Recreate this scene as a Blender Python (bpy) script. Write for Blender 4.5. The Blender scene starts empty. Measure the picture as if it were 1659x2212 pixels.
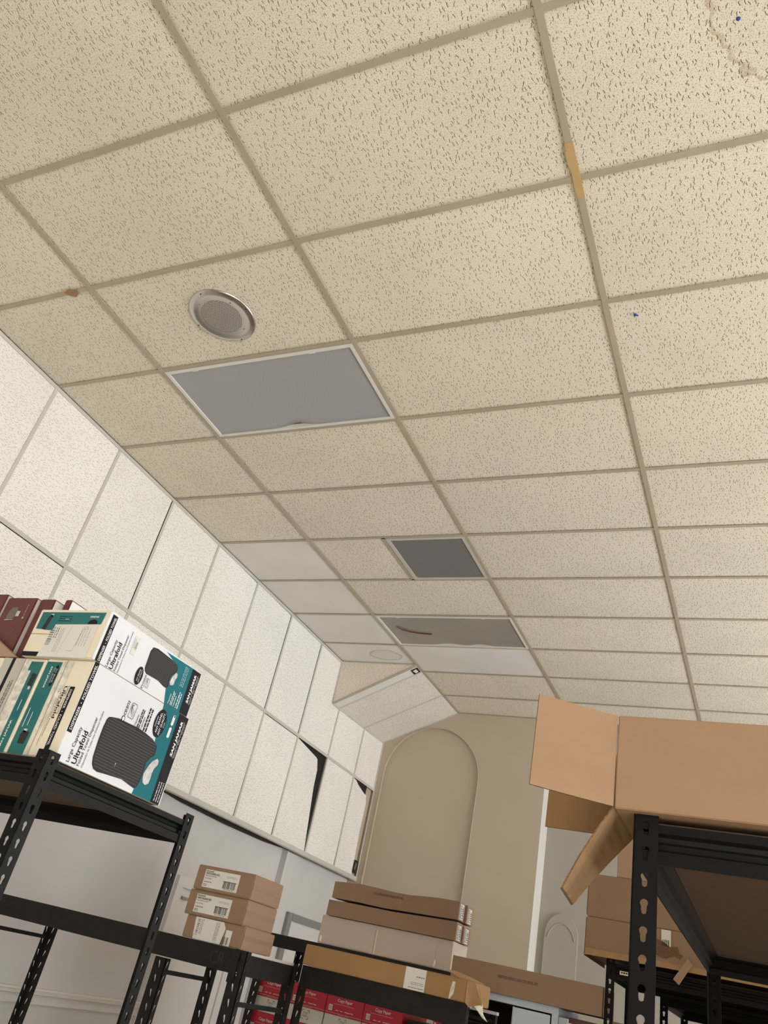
import bpy, bmesh, math, random
from mathutils import Matrix, Vector
random.seed(7)
PI = math.pi
scene = bpy.context.scene
C = scene.collection
H = 4.17                      # ceiling height
FT = 0.3048

# ------------------------------------------------------------------ materials
def mat(name, col, rough=0.6, metal=0.0, noise=0.0, nscale=30.0, bump=0.0, bscale=80.0, stretch=None, spec=0.5):
    m = bpy.data.materials.new(name); m.use_nodes = True
    nt = m.node_tree; b = nt.nodes['Principled BSDF']
    b.inputs['Base Color'].default_value = (*col, 1)
    b.inputs['Roughness'].default_value = rough
    b.inputs['Metallic'].default_value = metal
    b.inputs['Specular IOR Level'].default_value = spec
    g = nt.nodes.new('ShaderNodeNewGeometry')
    src = g.outputs['Position']
    if stretch:
        mp = nt.nodes.new('ShaderNodeVectorMath'); mp.operation = 'MULTIPLY'
        mp.inputs[1].default_value = stretch
        nt.links.new(src, mp.inputs[0]); src = mp.outputs[0]
    if noise > 0:
        n = nt.nodes.new('ShaderNodeTexNoise'); n.inputs['Scale'].default_value = nscale
        n.inputs['Detail'].default_value = 5
        nt.links.new(src, n.inputs['Vector'])
        r = nt.nodes.new('ShaderNodeMapRange')
        r.inputs[1].default_value = 0.3; r.inputs[2].default_value = 0.7
        r.inputs[3].default_value = 1 - noise; r.inputs[4].default_value = 1 + noise
        nt.links.new(n.outputs['Fac'], r.inputs[0])
        mx = nt.nodes.new('ShaderNodeVectorMath'); mx.operation = 'SCALE'
        mx.inputs[0].default_value = col
        nt.links.new(r.outputs[0], mx.inputs['Scale'])
        nt.links.new(mx.outputs[0], b.inputs['Base Color'])
    if bump > 0:
        n2 = nt.nodes.new('ShaderNodeTexNoise'); n2.inputs['Scale'].default_value = bscale
        nt.links.new(src, n2.inputs['Vector'])
        bp = nt.nodes.new('ShaderNodeBump'); bp.inputs['Strength'].default_value = bump
        bp.inputs['Distance'].default_value = 0.002
        nt.links.new(n2.outputs['Fac'], bp.inputs['Height'])
        nt.links.new(bp.outputs[0], b.inputs['Normal'])
    return m

class NG:
    """tiny helper for math chains"""
    def __init__(s, nt): s.nt = nt
    def m(s, op, a, b=None, c=None):
        n = s.nt.nodes.new('ShaderNodeMath'); n.operation = op
        for i, v in enumerate((a, b, c)):
            if v is None: continue
            if isinstance(v, (int, float)): n.inputs[i].default_value = v
            else: s.nt.links.new(v, n.inputs[i])
        return n.outputs[0]
    def mr(s, v, a, b, c, d):
        n = s.nt.nodes.new('ShaderNodeMapRange'); n.interpolation_type = 'SMOOTHSTEP'
        s.nt.links.new(v, n.inputs[0])
        for i, x in enumerate((a, b, c, d)): n.inputs[i + 1].default_value = x
        return n.outputs[0]

def tile_mat(name, col, dark, axes='xy', dens=0.7, amount=1.0, fine=1.0, stain=None, relief=1.0, cell=(0.0145, 0.025)):
    m = bpy.data.materials.new(name); m.use_nodes = True
    nt = m.node_tree; b = nt.nodes['Principled BSDF']; L = nt.links
    b.inputs['Roughness'].default_value = 0.9; b.inputs['Specular IOR Level'].default_value = 0.15
    q = NG(nt)
    g = nt.nodes.new('ShaderNodeNewGeometry')
    sp = nt.nodes.new('ShaderNodeSeparateXYZ'); L.new(g.outputs['Position'], sp.inputs[0])
    if axes == 'xy': a, bb = sp.outputs[0], sp.outputs[1]
    elif axes == 'xz': a, bb = sp.outputs[0], sp.outputs[2]
    else: a, bb = sp.outputs[2], sp.outputs[1]
    cx, cy = cell
    cb = nt.nodes.new('ShaderNodeCombineXYZ')
    L.new(q.m('DIVIDE', a, cx), cb.inputs[0]); L.new(q.m('DIVIDE', bb, cy), cb.inputs[1])
    vo = nt.nodes.new('ShaderNodeTexVoronoi'); vo.voronoi_dimensions = '2D'; vo.inputs['Scale'].default_value = 1
    L.new(cb.outputs[0], vo.inputs['Vector'])
    df = nt.nodes.new('ShaderNodeVectorMath'); df.operation = 'SUBTRACT'
    L.new(cb.outputs[0], df.inputs[0]); L.new(vo.outputs['Position'], df.inputs[1])
    ds = nt.nodes.new('ShaderNodeSeparateXYZ'); L.new(df.outputs[0], ds.inputs[0])
    dx = q.m('MULTIPLY', ds.outputs[0], cx); dy = q.m('MULTIPLY', ds.outputs[1], cy)
    cs = nt.nodes.new('ShaderNodeSeparateColor'); L.new(vo.outputs['Color'], cs.inputs[0])
    R, G, B = cs.outputs
    ang = q.m('MULTIPLY', q.m('SUBTRACT', R, 0.5), 0.95)
    co, si = q.m('COSINE', ang), q.m('SINE', ang)
    u = q.m('ADD', q.m('MULTIPLY', dx, co), q.m('MULTIPLY', dy, si))
    v = q.m('SUBTRACT', q.m('MULTIPLY', dy, co), q.m('MULTIPLY', dx, si))
    wob = q.m('MULTIPLY', q.m('SINE', q.m('ADD', q.m('MULTIPLY', v, 420.0), q.m('MULTIPLY', G, 6.28))), 0.0007)
    u = q.m('ABSOLUTE', q.m('ADD', u, wob))
    lim = q.m('ADD', q.m('MULTIPLY', B, 0.0075), 0.002)
    vv = q.m('SUBTRACT', q.m('ABSOLUTE', v), lim)
    mk = q.m('MULTIPLY', q.mr(u, 0.0005, 0.0017, 1, 0), q.mr(vv, -0.001, 0.0015, 1, 0))
    mk = q.m('MULTIPLY', mk, q.m('LESS_THAN', G, dens))
    # pinholes
    cb2 = nt.nodes.new('ShaderNodeCombineXYZ')
    L.new(q.m('DIVIDE', a, 0.0085), cb2.inputs[0]); L.new(q.m('DIVIDE', bb, 0.0085), cb2.inputs[1])
    v2 = nt.nodes.new('ShaderNodeTexVoronoi'); v2.voronoi_dimensions = '2D'; v2.inputs['Scale'].default_value = 1
    L.new(cb2.outputs[0], v2.inputs['Vector'])
    ph = q.m('MULTIPLY', q.mr(v2.outputs['Distance'], 0.08, 0.19, 1, 0), 0.75 * fine)
    tot = q.m('MINIMUM', q.m('ADD', q.m('MULTIPLY', mk, amount), ph), 1.0)
    mix = nt.nodes.new('ShaderNodeMix'); mix.data_type = 'RGBA'
    L.new(tot, mix.inputs[0])
    # blotchy base
    n = nt.nodes.new('ShaderNodeTexNoise'); n.inputs['Scale'].default_value = 2.2; n.inputs['Detail'].default_value = 6
    L.new(g.outputs['Position'], n.inputs['Vector'])
    oi = nt.nodes.new('ShaderNodeObjectInfo')
    f = q.m('ADD', q.mr(n.outputs['Fac'], 0.3, 0.7, 0.965, 1.02), q.m('MULTIPLY', oi.outputs['Random'], 0.05))
    sc = nt.nodes.new('ShaderNodeVectorMath'); sc.operation = 'SCALE'; sc.inputs[0].default_value = col
    L.new(f, sc.inputs['Scale'])
    base = sc.outputs[0]
    if stain:   # list of (cx, cy, rx, ry, ringcolour, strength)
        for (sx, sy, rx, ry, rc, st, edge) in stain:
            nn = nt.nodes.new('ShaderNodeTexNoise'); nn.inputs['Scale'].default_value = 14; nn.inputs['Detail'].default_value = 4
            L.new(g.outputs['Position'], nn.inputs['Vector'])
            ex = q.m('DIVIDE', q.m('SUBTRACT', a, sx), rx); ey = q.m('DIVIDE', q.m('SUBTRACT', bb, sy), ry)
            rr = q.m('SQRT', q.m('ADD', q.m('MULTIPLY', ex, ex), q.m('MULTIPLY', ey, ey)))
            rr = q.m('ADD', rr, q.m('MULTIPLY', q.m('SUBTRACT', nn.outputs['Fac'], 0.5), 0.5))
            ring = q.m('MULTIPLY', q.mr(rr, 1 - 2.2 * edge, 1 - 0.3 * edge, 0, 1), q.mr(rr, 1, 1 + edge * 0.6, 1, 0))
            ins = q.m('MULTIPLY', q.mr(rr, 0.9, 1.0, 1, 0), 0.16)
            k = q.m('MINIMUM', q.m('MULTIPLY', q.m('ADD', ring, ins), st), 1)
            mm = nt.nodes.new('ShaderNodeMix'); mm.data_type = 'RGBA'
            L.new(k, mm.inputs[0]); L.new(base, mm.inputs[6]); mm.inputs[7].default_value = (*rc, 1)
            base = mm.outputs[2]
    L.new(base, mix.inputs[6]); mix.inputs[7].default_value = (*dark, 1)
    L.new(mix.outputs[2], b.inputs['Base Color'])
    n3 = nt.nodes.new('ShaderNodeTexNoise'); n3.inputs['Scale'].default_value = 260
    L.new(g.outputs['Position'], n3.inputs['Vector'])
    n4 = nt.nodes.new('ShaderNodeTexNoise'); n4.inputs['Scale'].default_value = 45; n4.inputs['Detail'].default_value = 3
    L.new(g.outputs['Position'], n4.inputs['Vector'])
    hgt = q.m('SUBTRACT', q.m('ADD', q.m('MULTIPLY', n3.outputs['Fac'], 0.25), q.m('MULTIPLY', n4.outputs['Fac'], 1.5 * relief)), tot)
    bp = nt.nodes.new('ShaderNodeBump'); bp.inputs['Strength'].default_value = 0.35; bp.inputs['Distance'].default_value = 0.003
    L.new(hgt, bp.inputs['Height']); L.new(bp.outputs[0], b.inputs['Normal'])
    return m

def mesh_mat(name, col, hole, size, thr=0.32, axes=(0, 1), rough=0.5, metal=0.0, hexa=True):
    """perforated / prismatic sheet drawn as a regular lattice of small dimples"""
    m = bpy.data.materials.new(name); m.use_nodes = True
    nt = m.node_tree; b = nt.nodes['Principled BSDF']; L = nt.links; q = NG(nt)
    b.inputs['Roughness'].default_value = rough; b.inputs['Metallic'].default_value = metal
    g = nt.nodes.new('ShaderNodeNewGeometry')
    sp = nt.nodes.new('ShaderNodeSeparateXYZ'); L.new(g.outputs['Position'], sp.inputs[0])
    a, bb = sp.outputs[axes[0]], sp.outputs[axes[1]]
    x = q.m('DIVIDE', a, size); y = q.m('DIVIDE', bb, size * 0.866)
    row = q.m('FLOOR', y)
    x = q.m('ADD', x, q.m('MULTIPLY', q.m('MODULO', q.m('ABSOLUTE', row), 2.0), 0.5))
    fx = q.m('SUBTRACT', q.m('FRACT', x), 0.5); fy = q.m('SUBTRACT', q.m('FRACT', y), 0.5)
    d = q.m('SQRT', q.m('ADD', q.m('MULTIPLY', fx, fx), q.m('MULTIPLY', fy, fy)))
    k = q.mr(d, thr - 0.07, thr + 0.07, 1, 0)
    mix = nt.nodes.new('ShaderNodeMix'); mix.data_type = 'RGBA'
    L.new(k, mix.inputs[0]); mix.inputs[6].default_value = (*col, 1); mix.inputs[7].default_value = (*hole, 1)
    L.new(mix.outputs[2], b.inputs['Base Color'])
    bp = nt.nodes.new('ShaderNodeBump'); bp.inputs['Strength'].default_value = 0.4; bp.inputs['Distance'].default_value = 0.002
    bp.invert = True
    L.new(k, bp.inputs['Height']); L.new(bp.outputs[0], b.inputs['Normal'])
    return m

M = {}
TC = (0.76, 0.715, 0.60); TD = (0.14, 0.10, 0.055)
M['tile'] = tile_mat('mineral_fibre_tile', TC, TD)
M['tile_stain'] = tile_mat('mineral_fibre_tile_stained', TC, TD, stain=[(3.17, 0.14, 0.25, 0.28, (0.45, 0.33, 0.20), 0.55, 0.035)])
M['tile_smooth'] = tile_mat('mineral_fibre_tile_fine', (0.74, 0.72, 0.69), (0.5, 0.46, 0.42), dens=0.5, amount=0.35, fine=0.5)
M['tile_ring'] = tile_mat('mineral_fibre_tile_ringed', (0.72, 0.70, 0.66), (0.5, 0.46, 0.42), dens=0.3, amount=0.25, fine=0.3,
                          stain=[(-0.24, 5.12, 0.16, 0.12, (0.42, 0.36, 0.28), 0.6, 0.08)])
M['tile_wall'] = tile_mat('mineral_fibre_tile_upright', (0.83, 0.81, 0.77), (0.46, 0.42, 0.35), axes='zy', dens=0.85, cell=(0.014, 0.022))
M['tile_slope'] = tile_mat('mineral_fibre_tile_sloped', (0.74, 0.71, 0.66), (0.30, 0.25, 0.18), dens=0.85)
M['tile_tri'] = tile_mat('mineral_fibre_tile_coarse', (0.76, 0.70, 0.60), (0.42, 0.34, 0.24), axes='xz', dens=0.9, cell=(0.02, 0.02))
M['tee'] = mat('grid_tee_paint', (0.42, 0.37, 0.275), 0.5, noise=0.06, nscale=4)
M['tee_white'] = mat('grid_tee_paint_pale', (0.55, 0.53, 0.48), 0.5, noise=0.05, nscale=4)
M['metal_white'] = mat('white_enamel', (0.72, 0.71, 0.68), 0.35)
M['dark'] = mat('void_shade_and_dark_parts', (0.015, 0.013, 0.012), 0.95)  # near-black that paints shade in hollows; also used on dark screws
M['wall_white'] = mat('painted_plaster_white', (0.57, 0.555, 0.545), 0.75, noise=0.03, nscale=3, bump=0.15, bscale=60)
M['wall_beige'] = mat('painted_plaster_beige', (0.475, 0.405, 0.31), 0.65, noise=0.02, nscale=3, bump=0.15, bscale=40)
M['wall_light'] = mat('painted_plaster_pale', (0.62, 0.60, 0.57), 0.7)
M['wall_grey'] = mat('painted_plaster_greige', (0.36, 0.33, 0.285), 0.7, bump=0.1, bscale=40)
M['floor'] = mat('worn_tan_vinyl', (0.45, 0.40, 0.315), 0.5, noise=0.1, nscale=2)
M['grey_metal'] = mat('grey_painted_steel', (0.30, 0.29, 0.285), 0.4, metal=0.3)
M['black'] = mat('black_powder_coat', (0.007, 0.0075, 0.008), 0.42, spec=0.13)
M['black_heavy'] = mat('worn_black_powder_coat', (0.016, 0.0155, 0.0135), 0.5, noise=0.25, nscale=25, spec=0.22)
M['emboss'] = mat('embossed_powder_coat', (0.024, 0.023, 0.02), 0.5, spec=0.35)
M['olive'] = mat('black_powder_coat_satin', (0.016, 0.017, 0.013), 0.26, spec=0.8)
M['board'] = mat('particle_board', (0.12, 0.075, 0.046), 0.8, noise=0.15, nscale=160)
M['deck'] = mat('pale_deck_board', (0.55, 0.52, 0.48), 0.6)
M['kraft'] = mat('kraft_cardboard', (0.315, 0.203, 0.125), 0.75, noise=0.035, nscale=9, bump=0.15, bscale=200, stretch=(1, 1, 3), spec=0.2)
M['kraft_pale'] = mat('kraft_cardboard_pale', (0.42, 0.29, 0.195), 0.7, noise=0.03, nscale=9, bump=0.12, bscale=200, spec=0.2)
M['kraft_dull'] = mat('kraft_cardboard_brown', (0.31, 0.205, 0.135), 0.75, noise=0.04, nscale=12, bump=0.1, bscale=120, spec=0.2)
M['kraft_gold'] = mat('kraft_cardboard_golden', (0.36, 0.215, 0.10), 0.75, noise=0.04, nscale=12, bump=0.1, bscale=120, spec=0.2)
M['kraft_in'] = mat('kraft_cardboard_inside', (0.36, 0.225, 0.115), 0.85, noise=0.04, nscale=9, bump=0.3, bscale=60, stretch=(8, 1, 0.2), spec=0.1)
M['edge'] = mat('corrugated_edge', (0.16, 0.095, 0.05), 0.95, noise=0.6, nscale=300)
M['tape'] = mat('clear_packing_tape', (0.30, 0.20, 0.13), 0.25)
M['tape_clear'] = mat('crinkled_clear_tape', (0.70, 0.68, 0.60), 0.18, noise=0.25, nscale=70, bump=0.8, bscale=120)
M['masking'] = mat('old_masking_tape', (0.52, 0.36, 0.16), 0.6)
M['pink'] = mat('pale_pinkish_board', (0.56, 0.455, 0.385), 0.7, noise=0.02, nscale=6)
M['paper'] = mat('white_paper_label', (0.74, 0.73, 0.70), 0.6)
M['white_print'] = mat('white_coated_board', (0.76, 0.79, 0.84), 0.45, noise=0.02, nscale=12)
M['cream'] = mat('cream_coated_board', (0.84, 0.77, 0.62), 0.55, noise=0.03, nscale=10)
M['teal'] = mat('teal_ink', (0.012, 0.165, 0.205), 0.5, spec=0.15)
M['teal_cream'] = mat('teal_ink_dull', (0.03, 0.17, 0.17), 0.5, spec=0.15)
M['ink'] = mat('black_ink', (0.012, 0.012, 0.016), 0.5, spec=0.15)
M['inkblue'] = mat('blue_ink', (0.02, 0.14, 0.24), 0.5, spec=0.15)
M['inkgrey'] = mat('faded_grey_ink', (0.16, 0.14, 0.12), 0.6)
M['inkwhite'] = mat('white_ink', (0.82, 0.83, 0.84), 0.5)
M['inkbrown'] = mat('stamped_brown_ink', (0.11, 0.07, 0.05), 0.7)
M['disp'] = mat('printed_charcoal', (0.035, 0.033, 0.036), 0.5, spec=0.15)
M['disp2'] = mat('printed_grey_rib', (0.075, 0.072, 0.074), 0.5, spec=0.15)
M['silver'] = mat('printed_silver', (0.60, 0.61, 0.62), 0.5, noise=0.2, nscale=90)
M['red'] = mat('red_coated_board', (0.38, 0.012, 0.03), 0.5)
M['redwhite'] = mat('grey_white_board', (0.52, 0.51, 0.46), 0.6)
M['maroon'] = mat('maroon_coated_board', (0.125, 0.026, 0.024), 0.45)
M['maroonwhite'] = mat('grey_printed_side', (0.55, 0.54, 0.54), 0.5)
M['cab'] = mat('pale_grey_blue_enamel', (0.56, 0.64, 0.74), 0.35)
M['steel'] = mat('brushed_aluminium', (0.55, 0.53, 0.50), 0.28, metal=1.0, bump=0.1, bscale=30)
M['perf'] = mesh_mat('perforated_aluminium', (0.50, 0.47, 0.43), (0.07, 0.06, 0.05), 0.0085, 0.33, metal=0.3)
M['prism'] = mesh_mat('prismatic_diffuser', (0.44, 0.44, 0.445), (0.28, 0.28, 0.285), 0.0068, 0.36, rough=0.35)
M['return'] = mesh_mat('perforated_return_sheet', (0.25, 0.245, 0.235), (0.075, 0.072, 0.07), 0.012, 0.33, rough=0.6)
M['opal'] = mat('aged_opal_diffuser', (0.30, 0.28, 0.25), 0.4, noise=0.10, nscale=2.5)
M['stick'] = mat('scorch_mark_brown', (0.10, 0.035, 0.012), 0.6)
M['rubber'] = mat('blue_putty', (0.02, 0.07, 0.25), 0.7)
M['green'] = mat('green_putty', (0.02, 0.30, 0.15), 0.7)
M['glass'] = bpy.data.materials.new('window_glass'); M['glass'].use_nodes = True
_n = M['glass'].node_tree; _n.nodes.clear(); _o = _n.nodes.new('ShaderNodeOutputMaterial'); _m = _n.nodes.new('ShaderNodeMixShader')
_t = _n.nodes.new('ShaderNodeBsdfTransparent'); _g = _n.nodes.new('ShaderNodeBsdfGlossy'); _g.inputs['Roughness'].default_value = .02
_m.inputs[0].default_value = .07; _n.links.new(_t.outputs[0], _m.inputs[1]); _n.links.new(_g.outputs[0], _m.inputs[2]); _n.links.new(_m.outputs[0], _o.inputs[0])

# ------------------------------------------------------------------ mesh helpers
class MB:
    def __init__(s): s.v = []; s.f = []; s.mi = []; s.mats = []
    def mid(s, m):
        if m not in s.mats: s.mats.append(m)
        return s.mats.index(m)
    def face(s, pts, m):
        n = len(s.v); s.v += [tuple(p) for p in pts]; s.f.append(list(range(n, n + len(pts)))); s.mi.append(s.mid(m))
    def box(s, x0, x1, y0, y1, z0, z1, m):
        a, b, c, d = (x0, y0), (x1, y0), (x1, y1), (x0, y1)
        n = len(s.v)
        s.v += [(*p, z0) for p in (a, b, c, d)] + [(*p, z1) for p in (a, b, c, d)]
        for f in ((3, 2, 1, 0), (4, 5, 6, 7), (0, 1, 5, 4), (1, 2, 6, 5), (2, 3, 7, 6), (3, 0, 4, 7)):
            s.f.append([n + i for i in f]); s.mi.append(s.mid(m))
        return s
    def prism(s, poly, vec, m, closed=True):
        """extrude a 3-D polygon along vec"""
        n = len(s.v); k = len(poly); vec = Vector(vec)
        s.v += [tuple(p) for p in poly] + [tuple(Vector(p) + vec) for p in poly]
        if closed:
            s.f.append([n + i for i in range(k)][::-1]); s.mi.append(s.mid(m))
            s.f.append([n + k + i for i in range(k)]); s.mi.append(s.mid(m))
        for i in range(k):
            j = (i + 1) % k
            s.f.append([n + i, n + j, n + k + j, n + k + i]); s.mi.append(s.mid(m))
        return s
    def tube(s, pts, r, m, seg=10, flat=False):
        pts = [Vector(p) for p in pts]; n0 = len(s.v)
        for i, p in enumerate(pts):
            d = (pts[min(i + 1, len(pts) - 1)] - pts[max(i - 1, 0)]).normalized()
            up = Vector((0, 0, 1)) if abs(d.z) < 0.9 else Vector((0, 1, 0))
            a = d.cross(up).normalized(); b = d.cross(a)
            for k in range(seg):
                t = 2 * PI * k / seg; s.v.append(tuple(p + (a * math.cos(t) + b * math.sin(t)) * r))
        for i in range(len(pts) - 1):
            for k in range(seg):
                s.f.append([n0 + i * seg + k, n0 + i * seg + (k + 1) % seg, n0 + (i + 1) * seg + (k + 1) % seg, n0 + (i + 1) * seg + k]); s.mi.append(s.mid(m))
        s.f.append([n0 + k for k in range(seg)][::-1]); s.mi.append(s.mid(m))
        s.f.append([n0 + (len(pts) - 1) * seg + k for k in range(seg)]); s.mi.append(s.mid(m))
        return s
    def lathe(s, prof, c, m, seg=48):
        n0 = len(s.v)
        for (r, z) in prof:
            for k in range(seg):
                t = 2 * PI * k / seg; s.v.append((c[0] + r * math.cos(t), c[1] + r * math.sin(t), c[2] + z))
        for i in range(len(prof) - 1):
            for k in range(seg):
                s.f.append([n0 + i * seg + k, n0 + i * seg + (k + 1) % seg, n0 + (i + 1) * seg + (k + 1) % seg, n0 + (i + 1) * seg + k]); s.mi.append(s.mid(m))
        return s
    def build(s, name, parent=None, bevel=0, smooth=False, fixn=True):
        me = bpy.data.meshes.new(name)
        off = Vector((0, 0, 0))
        if parent is not None: off = world_loc(parent)
        me.from_pydata([tuple(Vector(v) - off) for v in s.v], [], s.f)
        for m in s.mats: me.materials.append(M[m] if isinstance(m, str) else m)
        for p, i in zip(me.polygons, s.mi): p.material_index = i
        bm = bmesh.new(); bm.from_mesh(me)
        if fixn: bmesh.ops.recalc_face_normals(bm, faces=bm.faces)
        if bevel > 0:
            bmesh.ops.bevel(bm, geom=list(bm.edges), offset=bevel, segments=2, affect='EDGES', clamp_overlap=True)
        bm.to_mesh(me); bm.free()
        if smooth:
            for p in me.polygons: p.use_smooth = True
        o = bpy.data.objects.new(name, me); C.objects.link(o)
        if parent is not None: o.parent = parent
        return o

def world_loc(o):
    v = Vector((0, 0, 0))
    while o is not None: v += o.location; o = o.parent
    return v
def tag(o, label=None, cat=None, group=None, kind=None):
    if label: o['label'] = label
    if cat: o['category'] = cat
    if group: o['group'] = group
    if kind: o['kind'] = kind
    return o
def thing(name, label, cat, loc=(0, 0, 0), group=None, kind=None):
    o = bpy.data.objects.new(name, None); C.objects.link(o); o.location = loc; o.empty_display_size = 0.05
    return tag(o, label, cat, group, kind)
def struct(mb, name, parent=None, **k):
    o = mb.build(name, parent, **k); o['kind'] = 'structure'; return o

# ------------------------------------------------------------------ printed artwork on a flat face
_txt = {}
def text_mesh(s, bold=0.0, shear=0.0):
    key = (s, bold, shear)
    if key not in _txt:
        cu = bpy.data.curves.new('t', 'FONT'); cu.body = s; cu.resolution_u = 2; cu.offset = bold; cu.shear = shear
        ob = bpy.data.objects.new('t', cu)
        me = bpy.data.meshes.new_from_object(ob)
        vs = [(v.co.x, v.co.y) for v in me.vertices]; fs = [list(p.vertices) for p in me.polygons]
        x0 = min(v[0] for v in vs); x1 = max(v[0] for v in vs); y0 = min(v[1] for v in vs); y1 = max(v[1] for v in vs)
        _txt[key] = ([((x - x0) / (x1 - x0), (y - y0) / (y1 - y0)) for x, y in vs], fs)
        bpy.data.meshes.remove(me); bpy.data.objects.remove(ob); bpy.data.curves.remove(cu)
    return _txt[key]

class Art:
    """flat print: u to the right, v up, in metres from origin o"""
    def __init__(s, o, U, V):
        s.o = Vector(o); s.U = Vector(U).normalized(); s.V = Vector(V).normalized(); s.N = s.U.cross(s.V)
        s.mb = MB(); s.lay = 1
    def P(s, u, v): return s.o + s.U * u + s.V * v + s.N * (0.0004 * s.lay)
    def poly(s, pts, m): s.mb.face([s.P(*p) for p in pts], m); return s
    def rect(s, u0, v0, u1, v1, m): return s.poly([(u0, v0), (u1, v0), (u1, v1), (u0, v1)], m)
    def ell(s, cu, cv, ru, rv, m, n=28, rot=0):
        return s.poly([(cu + ru * math.cos(t) * math.cos(rot) - rv * math.sin(t) * math.sin(rot),
                        cv + ru * math.cos(t) * math.sin(rot) + rv * math.sin(t) * math.cos(rot)) for t in [2 * PI * k / n for k in range(n)]], m)
    def text(s, t, u0, v0, w, h, m, rot=0, bold=0.0, shear=0.0):
        """box of width w along the reading direction, height h; rot in quarter turns ccw"""
        vs, fs = text_mesh(t, bold, shear)
        n = len(s.mb.v); k = s.mb.mid(m)
        for x, y in vs:
            a, b = x * w, y * h
            for _ in range(rot % 4): a, b = -b, a
            s.mb.v.append(tuple(s.P(u0 + a, v0 + b)))
        for f in fs: s.mb.f.append([n + i for i in f]); s.mb.mi.append(k)
        return s
    def outline(s, pts, w, m):
        for i in range(len(pts) - 1):
            a = Vector((*pts[i], 0)); b = Vector((*pts[i + 1], 0)); d = (b - a).normalized(); q = Vector((-d.y, d.x, 0)) * w / 2
            s.poly([(a - q)[:2], (b - q)[:2], (b + q)[:2], (a + q)[:2]], m)
        return s
    def bars(s, u0, v0, u1, v1, n, m, horiz=False, seed=1):
        r = random.Random(seed); ws = [r.choice((1, 1, 2, 3)) for _ in range(2 * n)]; tot = sum(ws); x = 0
        for i, w in enumerate(ws):
            if i % 2 == 0:
                a, b = x / tot, (x + w * 0.9) / tot
                if horiz: s.rect(u0, v0 + (v1 - v0) * a, u1, v0 + (v1 - v0) * b, m)
                else: s.rect(u0 + (u1 - u0) * a, v0, u0 + (u1 - u0) * b, v1, m)
            x += w
        return s
    def lines(s, u0, v0, u1, v1, n, m, horiz=True, seed=3, fill=0.45):
        """rows of illegible small print"""
        r = random.Random(seed)
        for i in range(n):
            if horiz:
                h = (v1 - v0) / n; y = v1 - (i + 1) * h; x = u0
                while x < u1 - 0.002:
                    w = min(r.uniform(0.004, 0.014), u1 - x)
                    s.rect(x, y + h * (1 - fill) / 2, x + w, y + h * (1 + fill) / 2, m); x += w + 0.002
            else:
                h = (u1 - u0) / n; xx = u0 + i * h; y = v0
                while y < v1 - 0.002:
                    w = min(r.uniform(0.004, 0.014), v1 - y)
                    s.rect(xx + h * (1 - fill) / 2, y, xx + h * (1 + fill) / 2, y + w, m); y += w + 0.002
        return s
    def up(s): s.lay += 1; return s
    def build(s, name, parent): return s.mb.build(name, parent, fixn=False)

# ================================================================== SETTING
X0, X1, Y0, Y1 = -0.90, 7.0, -6.0, 6.62
YA = 6.88                    # back of the alcove
XB = -0.80                   # face of the tiled bulkhead
# floor
mb = MB(); mb.box(X0 - .1, X1 + .1, Y0 - .1, YA + .1, -0.1, 0.0, 'floor'); struct(mb, 'floor')
# left wall (plaster), behind the bulkhead
mb = MB(); mb.box(X0 - .12, X0, Y0 - .1, Y1 + .3, 0, H + .25, 'wall_white'); struct(mb, 'wall_left')
mb = MB(); mb.box(X1, X1 + .12, Y0 - .1, YA + .1, 0, H + .25, 'wall_beige'); struct(mb, 'wall_right')
# back wall behind the viewer with two window openings
wins = [(3.4, 4.8), (5.1, 6.5)]
WZ0, WZ1 = 1.0, 3.1
mb = MB()
xs = [X0, wins[0][0], wins[0][1], wins[1][0], wins[1][1], X1]
mb.box(xs[0], xs[1], Y0 - .15, Y0, 0, H + .25, 'wall_beige')
mb.box(xs[2], xs[3], Y0 - .15, Y0, 0, H + .25, 'wall_beige')
mb.box(xs[4], xs[5], Y0 - .15, Y0, 0, H + .25, 'wall_beige')
for a, b in wins:
    mb.box(a, b, Y0 - .15, Y0, 0, WZ0, 'wall_beige'); mb.box(a, b, Y0 - .15, Y0, WZ1, H + .25, 'wall_beige')
struct(mb, 'wall_back')
for i, (a, b) in enumerate(wins):
    w = thing('window_%d' % (i + 1), None, None, (a, Y0, WZ0)); w['kind'] = 'structure'
    mb = MB()
    for (p, q_, r, s_) in ((a, a + .06, WZ0, WZ1), (b - .06, b, WZ0, WZ1), (a, b, WZ0, WZ0 + .06), (a, b, WZ1 - .06, WZ1), ((a + b) / 2 - .03, (a + b) / 2 + .03, WZ0, WZ1)):
        mb.box(p, q_, Y0 - .11, Y0 - .05, r, s_, 'metal_white')
    mb.build('window_frame', w)
    mb = MB(); mb.box(a + .03, b - .03, Y0 - .085, Y0 - .079, WZ0 + .03, WZ1 - .03, 'glass'); mb.build('pane', w)
for i, yy in enumerate((-4.2, -1.8, .6, 3.2, 5.2)):
    w = thing('window_%d' % (i + 3), None, None, (X1, yy, 1.05)); w['kind'] = 'structure'
    mb = MB()
    for (p, q_, r, s_) in ((yy - .86, yy - .8, .99, 3.11), (yy + .8, yy + .86, .99, 3.11), (yy - .8, yy + .8, .99, 1.05), (yy - .8, yy + .8, 3.05, 3.11)):
        mb.box(X1 - .04, X1, p, q_, r, s_, 'metal_white')
    mb.build('window_frame', w)
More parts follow.
